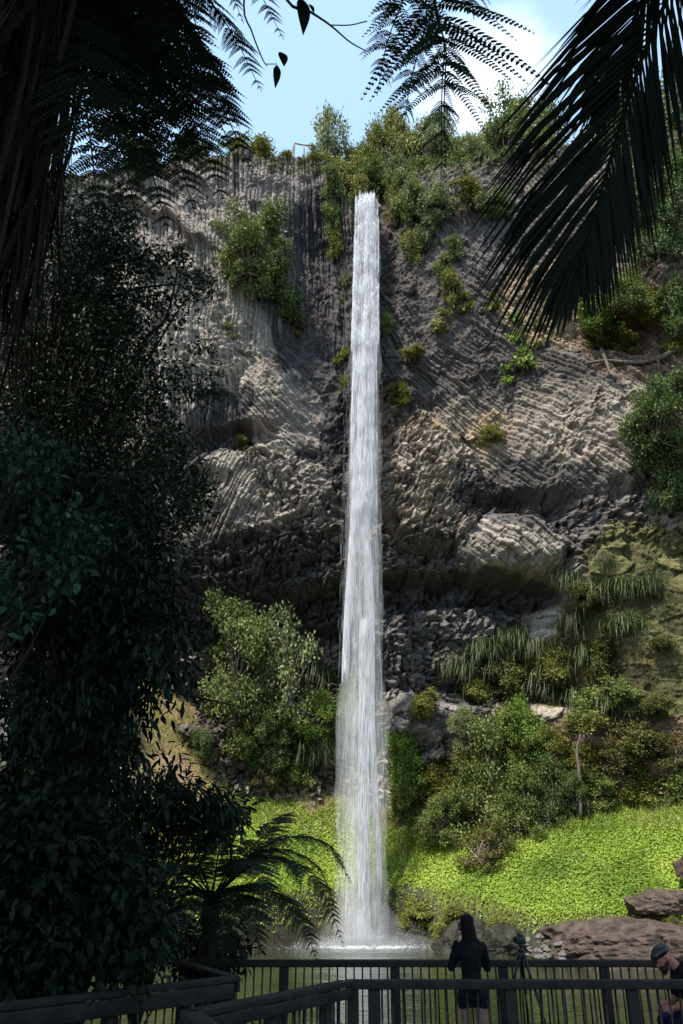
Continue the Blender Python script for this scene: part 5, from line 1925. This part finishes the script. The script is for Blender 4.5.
def canopy(base_xy, crown_c, crown_r, n_clump, n_leaf, label, twigs=False):
    g = groundpt(*base_xy)
    o = thing('canopy_tree', label, 'tree', g)
    cc = np.array(crown_c, float) - g
    mb_ = MB()
    mb_.tube(bez([(0, 0, -.3), (cc * .5) * (.3, .3, 1), cc * (.8, .8, .85), cc], 16), np.linspace(.45, .14, 16), 10)
    mb_.build('trunk', M_DARKBARK, o)
    d = rdir(rc, n_clump)
    cl = cc + d * np.array(crown_r) * (rc.random(n_clump) ** .4)[:, None]
    br = MB()
    for q in cl[:40]:
        s_ = cc * .8
        br.tube(bez([s_, s_ * .5 + q * .5 + rc.normal(0, .3, 3), q], 7), np.linspace(.10, .02, 7), 5)
    wch = rc.integers(0, n_clump, n_leaf)
    P = cl[wch] + rc.normal(size=(n_leaf, 3)) * .62
    L = rc.uniform(.28, .5, n_leaf)
    V, Q, t_ = leaves(P, rdir(rc, n_leaf), unit(rc.normal(size=(n_leaf, 3)) * .5 + (0, 0, 1)), L, L * .7, np.clip(rc.normal(.5, .2, n_leaf), 0, 1), 'hex', .1, .15)
    # the crown stops short of the opening the view looks through
    Wp = V.reshape(-1, 6, 3).mean(1) + g
    keep = (Wp[:, 1] < (Wp[:, 2] - CAMZ) / 1.62 - .2) | (np.abs(Wp[:, 0]) > .62 * (Wp[:, 1] * CP + (Wp[:, 2] - CAMZ) * SP)) | (Wp[:, 1] < 0)
    idx_ = np.nonzero(keep)[0]
    V2 = V.reshape(-1, 6, 3)[idx_].reshape(-1, 3)
    b_ = np.arange(len(idx_))[:, None] * 6
    Q2 = np.concatenate([b_ + np.array((0, 1, 2, 3)), b_ + np.array((0, 3, 4, 5))])
    t2 = np.concatenate([t_[:n_leaf][idx_]] * 2)
    lf_ = MB()
    lf_.add(V2, Q2, None, t2)
    br.build('branch', M_DARKBARK, o)
    lf_.build('crown', M_CANOPY, o)
    return o


canopy((-5.5, -4.0), (-4.5, 0.5, 15.5), (6.2, 6.0, 3.2), 230, 19000, 'big shade tree behind the viewer at the left whose crown roofs the platform')
canopy((4.5, -5.0), (2.2, -0.5, 15.0), (5.5, 5.5, 3.0), 220, 18000, 'big shade tree behind the viewer at the right whose crown roofs the path')
canopy((-10.5, 3.0), (-8.5, 5.0, 17.0), (5.0, 5.5, 4.0), 160, 12000, 'tall shade tree at the far left beyond the dark tree')
canopy((-13.5, 10.0), (-12.0, 9.5, 14.5), (4.5, 5.5, 4.5), 130, 9000, 'tall shade tree on the left slope over the dark undergrowth')
canopy((-8.0, -9.0), (-9.0, -5.0, 20.0), (6.5, 6.0, 4.0), 160, 11000, 'tallest shade tree behind the viewer')
canopy((9.5, 3.5), (10.0, 4.0, 12.5), (4.0, 4.5, 4.0), 110, 8000, 'shade tree right of the platform outside the view')

canopy((-7.5, 7.0), (-4.5, 9.5, 26.5), (6.0, 5.0, 2.6), 170, 13000, 'unseen very tall tree added left of the platform to shade the dark tree')  # unseen high crowns, added to darken the foreground
canopy((-11.0, 14.0), (-9.5, 15.5, 30.5), (5.0, 4.0, 2.4), 130, 9000, 'unseen very tall tree added on the left slope to shade the small-leaved tree')
canopy((7.5, -1.0), (3.0, 5.5, 21.5), (5.5, 4.5, 2.4), 150, 11000, 'unseen very tall tree added right of the path to shade the platform')

# leafy twig that dips into the top of the view
tw0 = at(262, -90, 3.4)
o = thing('leafy_twig', 'thin twig with a few hanging pointed leaves dark against the sky at the top', 'twig', tw0)
mb = MB()
mb.tube(bez([np.zeros(3), at(285, -4, 3.4) - tw0, at(309, 11, 3.4) - tw0, at(330, 25, 3.4) - tw0, at(350, 42, 3.4) - tw0, at(368, 52, 3.4) - tw0], 24), np.linspace(.012, .003, 24), 6)
mb.tube(bez([at(330, 25, 3.4) - tw0, at(350, 25, 3.42) - tw0, at(367, 21, 3.45) - tw0], 8), .004, 5)
mb.tube(bez([np.zeros(3), at(244, 0, 3.5) - tw0, at(252, 32, 3.5) - tw0, at(262, 58, 3.5) - tw0, at(267, 66, 3.5) - tw0], 16), np.linspace(.008, .003, 16), 5)
mb.tube(bez([at(265, 64, 3.5) - tw0, at(277, 64, 3.5) - tw0], 4), .003, 5)
mb.build('stem', M_DARKBARK, o)


def twig_leaf(p0, p1, wpx, Y):
    a, b_ = at(*p0, Y), at(*p1, Y)
    L = np.linalg.norm(b_ - a)
    D = unit(b_ - a)
    N = unit(np.array((.35, -.9, .1)))
    S = unit(np.cross(D, N))
    N = np.cross(S, D)
    w_ = wpx * mpp(a) * .5
    u_ = np.linspace(0, 1, 9)
    pr = np.array((.06, .55, .88, 1, .98, .85, .62, .32, .0))
    C_ = a + D * (u_ * L)[:, None] + N * (.06 * L * np.sin(u_ * 3.1))[:, None]
    V = np.concatenate([C_, C_ + S * (w_ * pr)[:, None] + N * (.25 * w_ * pr)[:, None], C_ - S * (w_ * pr)[:, None] + N * (.25 * w_ * pr)[:, None]])
    Q = [(i, i + 1, i + 10, i + 9) for i in range(8)] + [(i + 1, i, i + 18, i + 19) for i in range(8)]
    m_ = MB()
    m_.add(V - tw0, Q, None, .4)
    return m_.build('leaf', M_PALM, o, smooth=True)


twig_leaf((301, -2), (303, 36), 14, 3.4)
twig_leaf((309, 4), (314, 14), 5, 3.4)
twig_leaf((281, 52), (284, 67), 10, 3.5)
twig_leaf((277, 65), (275, 89), 8, 3.5)

# ================================================================== people
M_SKIN = plain_mat('skin', (0.36, 0.19, 0.14), (0.46, 0.26, 0.19), 9, 0.55, 0.05, spec=.35)
M_SKINRED = plain_mat('sunburnt_skin', (0.40, 0.15, 0.10), (0.50, 0.21, 0.15), 9, 0.55, 0.05, spec=.35)
M_BLACKCLOTH = plain_mat('black_cloth', (0.007, 0.007, 0.008), (0.016, 0.016, 0.018), 14, 0.9, 0.3, spec=.1)
M_NAVY = plain_mat('navy_cloth', (0.010, 0.012, 0.020), (0.020, 0.024, 0.040), 14, 0.9, 0.3, spec=.1)
M_DARKHAIR = plain_mat('dark_hair', (0.006, 0.005, 0.004), (0.018, 0.013, 0.010), 30, 0.8, 0.4, (1, 1, .15), spec=.1)
M_BEARD = plain_mat('beard_hair', (0.020, 0.013, 0.009), (0.055, 0.035, 0.024), 40, 0.7, 0.5)
M_CAM = plain_mat('camera_plastic', (0.008, 0.008, 0.009), (0.018, 0.018, 0.02), 20, 0.4, 0.0, spec=.5)
M_LEATHER = plain_mat('black_leather', (0.008, 0.009, 0.010), (0.022, 0.024, 0.027), 20, 0.35, 0.2, spec=.55)
M_BLUE = plain_mat('blue_fabric', (0.015, 0.035, 0.10), (0.035, 0.07, 0.19), 12, 0.8, 0.2)
M_GLASS = plain_mat('lens_glass', (0.004, 0.004, 0.008), (0.012, 0.010, 0.02), 5, 0.05, 0.0, spec=.8)


class Flesh:
    """tapered capsules and ellipsoids, fused into one skin by remeshing"""

    def __init__(self):
        self.bm = bmesh.new()

    def cap(self, p, q, r1, r2, flat=1.0, axis=None):
        p, q = Vector(p), Vector(q)
        d = q - p
        L = d.length
        rot = d.to_track_quat('Z', 'Y').to_matrix().to_4x4() if L > 1e-6 else Matrix.Identity(4)
        n, m_ = 14, 6
        rings = []
        for k in range(m_ + 1):
            a = -math.pi / 2 + k * (math.pi / 2) / m_
            rings.append((r1 * math.cos(a), r1 * math.sin(a)))
        for k in range(m_ + 1):
            a = k * (math.pi / 2) / m_
            rings.append((r2 * math.cos(a), L + r2 * math.sin(a)))
        prev = None
        for (rr_, z) in rings:
            vs = [self.bm.verts.new(p + (rot @ Vector((max(rr_, 1e-4) * math.cos(2 * math.pi * j / n), flat * max(rr_, 1e-4) * math.sin(2 * math.pi * j / n), z)))) for j in range(n)]
            if prev:
                for j in range(n):
                    self.bm.faces.new((prev[j], prev[(j + 1) % n], vs[(j + 1) % n], vs[j]))
            else:
                self.bm.faces.new(list(reversed(vs)))
            prev = vs
        self.bm.faces.new(prev)

    def ell(self, c, s, rot=None):
        M = Matrix.Translation(Vector(c)) @ (rot.to_4x4() if rot is not None else Matrix.Identity(4)) @ Matrix.Diagonal((*s, 1))
        bmesh.ops.create_uvsphere(self.bm, u_segments=18, v_segments=12, radius=1, matrix=M)

    def chain(self, pts, radii):
        for (a, b_, r1, r2) in zip(pts[:-1], pts[1:], radii[:-1], radii[1:]):
            self.cap(a, b_, r1, r2)

    def build(self, name, mat, voxel=.011, smooth=6, parent=None, cut=None):
        me = bpy.data.meshes.new(name)
        self.bm.to_mesh(me)
        self.bm.free()
        o = bpy.data.objects.new(name, me)
        COL.objects.link(o)
        m1 = o.modifiers.new('remesh', 'REMESH')
        m1.mode = 'VOXEL'
        m1.voxel_size = voxel
        m1.use_smooth_shade = True
        m2 = o.modifiers.new('smooth', 'SMOOTH')
        m2.iterations = smooth
        m2.factor = .5
        dg = bpy.context.evaluated_depsgraph_get()
        me2 = bpy.data.meshes.new_from_object(o.evaluated_get(dg))
        o.modifiers.clear()
        o.data = me2
        bpy.data.meshes.remove(me)
        me2.name = name
        me2.materials.clear()
        me2.materials.append(mat)
        if parent is not None:
            o.parent = parent
        return o


def hand(F, wrist, d, palm_n, curl=.9, s=1.0, thumb=1):
    """palm and five separate bent fingers; d: direction of the palm, palm_n: where the palm faces"""
    wv, d, pn = Vector(wrist), Vector(d).normalized(), Vector(palm_n).normalized()
    side = d.cross(pn).normalized()
    kn = wv + d * .085 * s
    for k, off in enumerate((-.030, -.010, .010, .030)):
        F.cap(wv + side * off * .6 * s, kn + side * off * s, .016 * s, .013 * s)
    for k, (off, l) in enumerate(zip((-.031, -.0105, .0105, .030), (.066, .078, .074, .058))):
        p = kn + side * off * s * 1.05
        a = d.copy()
        for seg, (fr_, c) in enumerate(((.45, curl * .5), (.32, curl), (.23, curl * .8))):
            a = (a * math.cos(c) + pn * math.sin(c)).normalized()
            # turn the palm normal with the bend
            q = p + a * l * fr_ * s
            F.cap(p, q, (.0092 - seg * .0008) * s, (.0086 - seg * .0009) * s)
            p = q
            pn = (pn - a * pn.dot(a)).normalized()
        pn = Vector(palm_n).normalized()
    b_ = wv + d * .025 * s + side * (-.028 * thumb) * s
    t1 = b_ + (side * (-.9 * thumb) + d * .8 + pn * .5).normalized() * .036 * s
    t2 = t1 + (d * .9 + pn * .5 - side * .15 * thumb).normalized() * .030 * s
    F.cap(b_, t1, .0125 * s, .0105 * s)
    F.cap(t1, t2, .0105 * s, .0085 * s)


# ---- woman seen from behind, lifting a camera to her face
WX0 = at(469, 930, 10.85)[0]
F = Flesh()
hx = -.02
for sx_ in (-1, 1):
    hip, knee, ank = Vector((sx_ * .095, 0, .83)), Vector((sx_ * .10, .015, .46)), Vector((sx_ * .105, -.01, .075))
    F.cap(hip, knee, .092, .056)
    F.cap(knee, knee * .55 + ank * .45 + Vector((0, -.022, 0)), .054, .055)
    F.cap(knee * .55 + ank * .45 + Vector((0, -.02, 0)), ank, .052, .036)
    F.cap((sx_ * .105, -.045, .04), (sx_ * .12, .11, .028), .038, .030)
    F.cap((sx_ * .12, .11, .028), (sx_ * .125, .155, .022), .030, .020)
F.ell((0, 0, .86), (.165, .115, .13))
F.cap((0, 0, .90), (0, .01, 1.08), .13, .115)
F.cap((0, .01, 1.08), (0, 0, 1.26), .125, .145)
F.cap((-.11, 0, 1.315), (.11, 0, 1.315), .07, .07)
F.cap((0, -.005, 1.33), (-.012, .02, 1.45), .056, .05)
# head turned a little to the left, tipped down to the finder
F.ell((-.02, .03, 1.535), (.074, .092, .108))
F.ell((-.028, .095, 1.50), (.05, .045, .065))
F.cap((-.035, .128, 1.525), (-.037, .145, 1.505), .012, .014)
F.cap((-.052, .125, 1.478), (-.015, .13, 1.478), .010, .010)
for sx_ in (-1, 1):
    F.ell((-.02 + sx_ * .074, .025, 1.525), (.012, .02, .032))
    F.ell((-.030 + sx_ * .03, .112, 1.545), (.013, .008, .009))
Lsh, Lel, Lwr = (-.165, 0, 1.31), (-.255, .10, 1.11), (-.150, .175, 1.395)
Rsh, Rel, Rwr = (.165, 0, 1.31), (.235, .12, 1.10), (.050, .235, 1.40)
for sh, el, wr in ((Lsh, Lel, Lwr), (Rsh, Rel, Rwr)):
    F.cap(sh, el, .055, .042)
    F.cap(el, wr, .042, .028)
hand(F, Lwr, (.12, .15, 1), (.9, .2, 0), .8, 1.0, 1)
hand(F, Rwr, (-.1, .30, 1), (-.9, .1, 0), 1.0, .95, -1)
wm = F.build('person', M_SKIN, .009, 4)
wm.location = (float(WX0), 10.85, DECK + .004)
wm.scale = (.86, .92, 1)
tag(wm, 'woman seen from behind in black top and dark shorts raising a camera', 'person')
F = Flesh()
F.cap((0, .0, .87), (0, .01, 1.06), .150, .128)
F.cap((0, .01, 1.06), (0, -.012, 1.25), .130, .160)
F.cap((-.07, -.025, 1.345), (.07, -.025, 1.345), .074, .074)
F.cap((-.115, 0, 1.305), (.115, 0, 1.305), .076, .076)
F.cap((0, -.025, 1.33), (-.005, -.02, 1.41), .105, .070)
for sh, el, wr in ((Lsh, Lel, Lwr), (Rsh, Rel, Rwr)):
    F.cap(sh, el, .068, .054)
    F.cap(el, Vector(el) * .15 + Vector(wr) * .85, .054, .040)
F.build('jumper', M_BLACKCLOTH, .012, 6, wm)
F = Flesh()
F.ell((0, 0, .84), (.192, .142, .13))
for sx_ in (-1, 1):
    F.cap((sx_ * .095, 0, .83), (sx_ * .103, .01, .765), .110, .104)
F.build('shorts', M_NAVY, .012, 5, wm)
F = Flesh()
F.ell((-.02, .012, 1.555), (.088, .100, .106))
for k in range(9):                                   # loose shoulder-length locks
    a = R(200 + k * 17.5)
    q = Vector((-.02 + .070 * math.cos(a), .012 + .082 * math.sin(a), 1.53))
    e = Vector((-.015 + (.085 + .012 * (k % 3)) * math.cos(a), -.01 + .095 * math.sin(a), 1.385 - .03 * (k % 2)))
    F.cap(q, e, .032, .015)
F.build('hair', M_DARKHAIR, .007, 3, wm)
F = Flesh()
F.ell((-.02, .014, 1.590), (.094, .106, .082))
F.cap((-.075, .10, 1.575), (.03, .105, 1.575), .016, .016)
F.build('cap', M_BLACKCLOTH, .009, 4, wm)
F = Flesh()
for sx_ in (-1, 1):
    F.cap((sx_ * .105, -.05, .036), (sx_ * .122, .13, .032), .046, .042)
F.build('shoes', M_BLACKCLOTH, .012, 4, wm)


def lathe(mb_, prof, c, axis='y', n=24):
    P = []
    for (rr_, h) in prof:
        for k in range(n):
            a = 2 * math.pi * k / n
            P.append((rr_ * math.cos(a), h, rr_ * math.sin(a)) if axis == 'y' else (rr_ * math.cos(a), rr_ * math.sin(a), h))
    m_ = len(prof)
    Q = [(i * n + j, i * n + (j + 1) % n, (i + 1) * n + (j + 1) % n, (i + 1) * n + j) for i in range(m_ - 1) for j in range(n)]
    mb_.add(np.array(P) + np.asarray(c), Q)


def camera_body(t, lens_dir=1, s=1.0):
    mb_ = MB()
    bevel_box(mb_, (0, 0, .0), (.135 * s, .055 * s, .09 * s), b=.012)
    bevel_box(mb_, (0, .0, .058 * s), (.055 * s, .056 * s, .034 * s), b=.01)
    bevel_box(mb_, (.058 * s, .022 * s * lens_dir, -.002), (.03 * s, .04 * s, .085 * s), b=.01)
    mb_.box((.043 * s, 0, .050 * s), (.018 * s, .018 * s, .012 * s))
    mb_.build('body', M_CAM, t)
    mb_ = MB()
    lathe(mb_, [(r_ * s, h * s * lens_dir) for r_, h in ((0.0, .029), (.036, .029), (.036, .05), (.033, .052), (.034, .10), (.038, .104), (.038, .13), (.033, .132), (.031, .124), (0, .118))], (0, 0, 0))
    mb_.build('lens', M_CAM, t)
    return t


cm = thing('camera', 'black camera held up to the face of the woman', 'camera', (WX0 - .040, 10.85 + .19, DECK + 1.53))
camera_body(cm, 1, .95)

# ---- tripod with a camera left standing by the far railing
tx0 = at(521, 950, 12.25)
tri = thing('tripod', 'black tripod standing behind the far railing posts right of the woman', 'tripod', (tx0[0], 12.25, DECK))
TH = 1.20
mb = MB()
lathe(mb, ((.0, TH - .30), (.016, TH - .30), (.016, TH - .02), (.036, TH - .02), (.036, TH + .01), (.02, TH + .02), (.02, TH + .05), (.032, TH + .055), (.032, TH + .07), (0, TH + .07)), (0, 0, 0), 'z', 14)
mb.build('centre_column', M_STEEL, tri)
mb = MB()
bevel_box(mb, (0, 0, TH - .06), (.085, .085, .07))
mb.tube([(0, -.02, TH + .04), (.10, -.16, TH - .03)], (.007, .010), 8)
mb.build('head', M_STEEL, tri)
for k, a in enumerate((R(75), R(195), R(315))):
    o_ = np.array((math.cos(a), math.sin(a), 0))
    mb = MB()
    p0, p1 = o_ * .04 + (0, 0, TH - .06), o_ * .40 + (0, 0, .012)
    mb.tube([p0, p0 * .62 + p1 * .38], .019, 8)
    mb.tube([p0 * .62 + p1 * .38, p0 * .28 + p1 * .72], .015, 8)
    mb.tube([p0 * .28 + p1 * .72, p1], .011, 8)
    for f_ in (.38, .72):
        q = p0 * (1 - f_) + p1 * f_
        bevel_box(mb, q, (.042, .042, .05), b=.008)
    mb.build('leg', M_STEEL, tri)
cm = thing('camera', 'black camera mounted on the tripod', 'camera', (tx0[0], 12.25, DECK + TH + .07 + .046), .35)
camera_body(cm, 1, 1.0)

# ---- seated man with a flat cap at the right, bent over what he holds
MY = 11.3
MHD = at(663, 957, MY)
MX = float(MHD[0]) + .42                      # hips
bench = thing('bench', 'plain dark timber bench under the capped man', 'bench', (MX, MY, DECK))
mb = MB()
for k in range(3):
    bevel_box(mb, (.05, -.14 + k * .14, .435), (1.1, .125, .04))
mb.build('seat', M_WOOD, bench)
for x in (-.40, .50):
    mb = MB()
    bevel_box(mb, (x, 0, .205), (.09, .34, .41))
    mb.build('leg', M_WOOD, bench)
hd = np.array((-.42, 0, float(MHD[2]) - DECK))      # head relative to the hips, facing -x
F = Flesh()
F.ell((0, 0, .56), (.135, .18, .12))
F.cap((0, 0, .58), (-.07, 0, .78), .15, .155)
F.cap((-.07, 0, .78), (-.17, 0, .96), .16, .165)
F.cap((-.20, -.15, 1.00), (-.20, .15, 1.00), .075, .075)
nk = Vector((-.22, 0, 1.03))
hv = Vector(hd)
F.cap(nk, hv + Vector((.06, 0, -.03)), .068, .062)
tl_ = Matrix.Rotation(R(-34), 3, 'Y')                 # head bowed, face to -x and down


def hp(x, y, z):
    """head space: -x is forward, z up, bowed"""
    return hv + (tl_ @ Vector((x, y, z)))


F.ell(hv, (.104, .082, .122), tl_)
F.ell(hp(-.055, 0, -.075), (.06, .058, .062), tl_)
F.cap(hp(-.098, 0, -.005), hp(-.122, 0, -.035), .011, .016)
F.cap(hp(-.108, -.022, -.075), hp(-.108, .022, -.075), .009, .009)
for sy in (-1, 1):
    F.ell(hp(.012, sy * .084, -.015), (.022, .012, .034), tl_)
    F.ell(hp(-.094, sy * .032, .008), (.010, .014, .010), tl_)
F.cap(hp(-.096, -.05, .022), hp(-.096, .05, .022), .011, .011)
for sy in (-1, 1):
    hip, knee, ank = Vector((-.02, sy * .10, .53)), Vector((-.44, sy * .15, .50)), Vector((-.40, sy * .15, .09))
    F.cap(hip, knee, .10, .068)
    F.cap(knee, ank, .062, .042)
    F.cap(ank + Vector((.03, 0, -.045)), ank + Vector((-.17, 0, -.06)), .042, .03)
MSH = {-1: (Vector((-.20, -.20, 1.0)), Vector((-.20, -.29, .74)), Vector((-.43, -.16, .675))),
       1: (Vector((-.20, .20, 1.0)), Vector((-.22, .29, .74)), Vector((-.45, .10, .66)))}
for sy in (-1, 1):
    sh, el, wr = MSH[sy]
    F.cap(sh, el, .062, .05)
    F.cap(el, wr, .05, .034)
    hand(F, wr, (-.9, sy * -.35, -.1), (.1, -sy * .9, -.5), .8, 1.05, sy)
mn = F.build('person', M_SKINRED, .010, 4)
mn.location = (MX, MY, DECK)
tag(mn, 'seated man in black flat cap and dark shirt looking down at the right', 'person')
F = Flesh()
F.ell((0, 0, .60), (.16, .20, .13))
F.cap((0, 0, .60), (-.07, 0, .78), .175, .178)
F.cap((-.07, 0, .78), (-.175, 0, .96), .178, .185)
F.cap((-.20, -.16, .995), (-.20, .16, .995), .092, .092)
F.cap((-.20, 0, 1.02), (-.225, 0, 1.06), .10, .078)
for sy in (-1, 1):
    sh, el, wr = MSH[sy]
    F.cap(sh, sh * .2 + el * .8, .088, .078)
F.build('shirt', M_BLACKCLOTH, .013, 6, mn)
F = Flesh()
F.ell((0, 0, .55), (.16, .20, .11))
for sy in (-1, 1):
    F.cap((-.02, sy * .10, .53), (-.46, sy * .15, .505), .118, .085)
    F.cap((-.45, sy * .15, .50), (-.405, sy * .15, .14), .082, .066)
F.build('trousers', M_NAVY, .013, 5, mn)
F = Flesh()
for sy in (-1, 1):
    F.cap((-.36, sy * .15, .05), (-.58, sy * .15, .045), .052, .045)
F.build('shoes', M_BLACKCLOTH, .012, 4, mn)
F = Flesh()
F.cap(hp(-.088, -.05, -.085), hp(-.088, .05, -.085), .036, .036)
F.cap(hp(-.075, 0, -.115), hp(-.10, 0, -.135), .042, .03)
for sy in (-1, 1):
    F.cap(hp(-.01, sy * .072, -.055), hp(-.07, sy * .058, -.10), .022, .034)
F.build('beard', M_BEARD, .009, 4, mn)
F = Flesh()
F.ell(hp(.005, 0, .062), (.122, .098, .078), tl_)
F.ell(hp(-.052, 0, .060), (.085, .090, .052), tl_)
F.cap(hp(-.115, -.045, .032), hp(-.115, .045, .032), .020, .020)
F.cap(hp(-.135, -.03, .022), hp(-.135, .03, .022), .016, .016)
F.build('flat_cap', M_LEATHER, .010, 5, mn)
bagc = (MX - .47, MY - .03, DECK + .605)
F = Flesh()
F.ell((0, 0, 0), (.085, .10, .055))
F.cap((-.02, -.06, .02), (-.02, .06, .02), .045, .045)
bg_ = F.build('camera_bag', M_BLUE, .010, 4)
bg_.location = bagc
tag(bg_, 'small blue bag held on the knees of the seated capped man', 'bag')
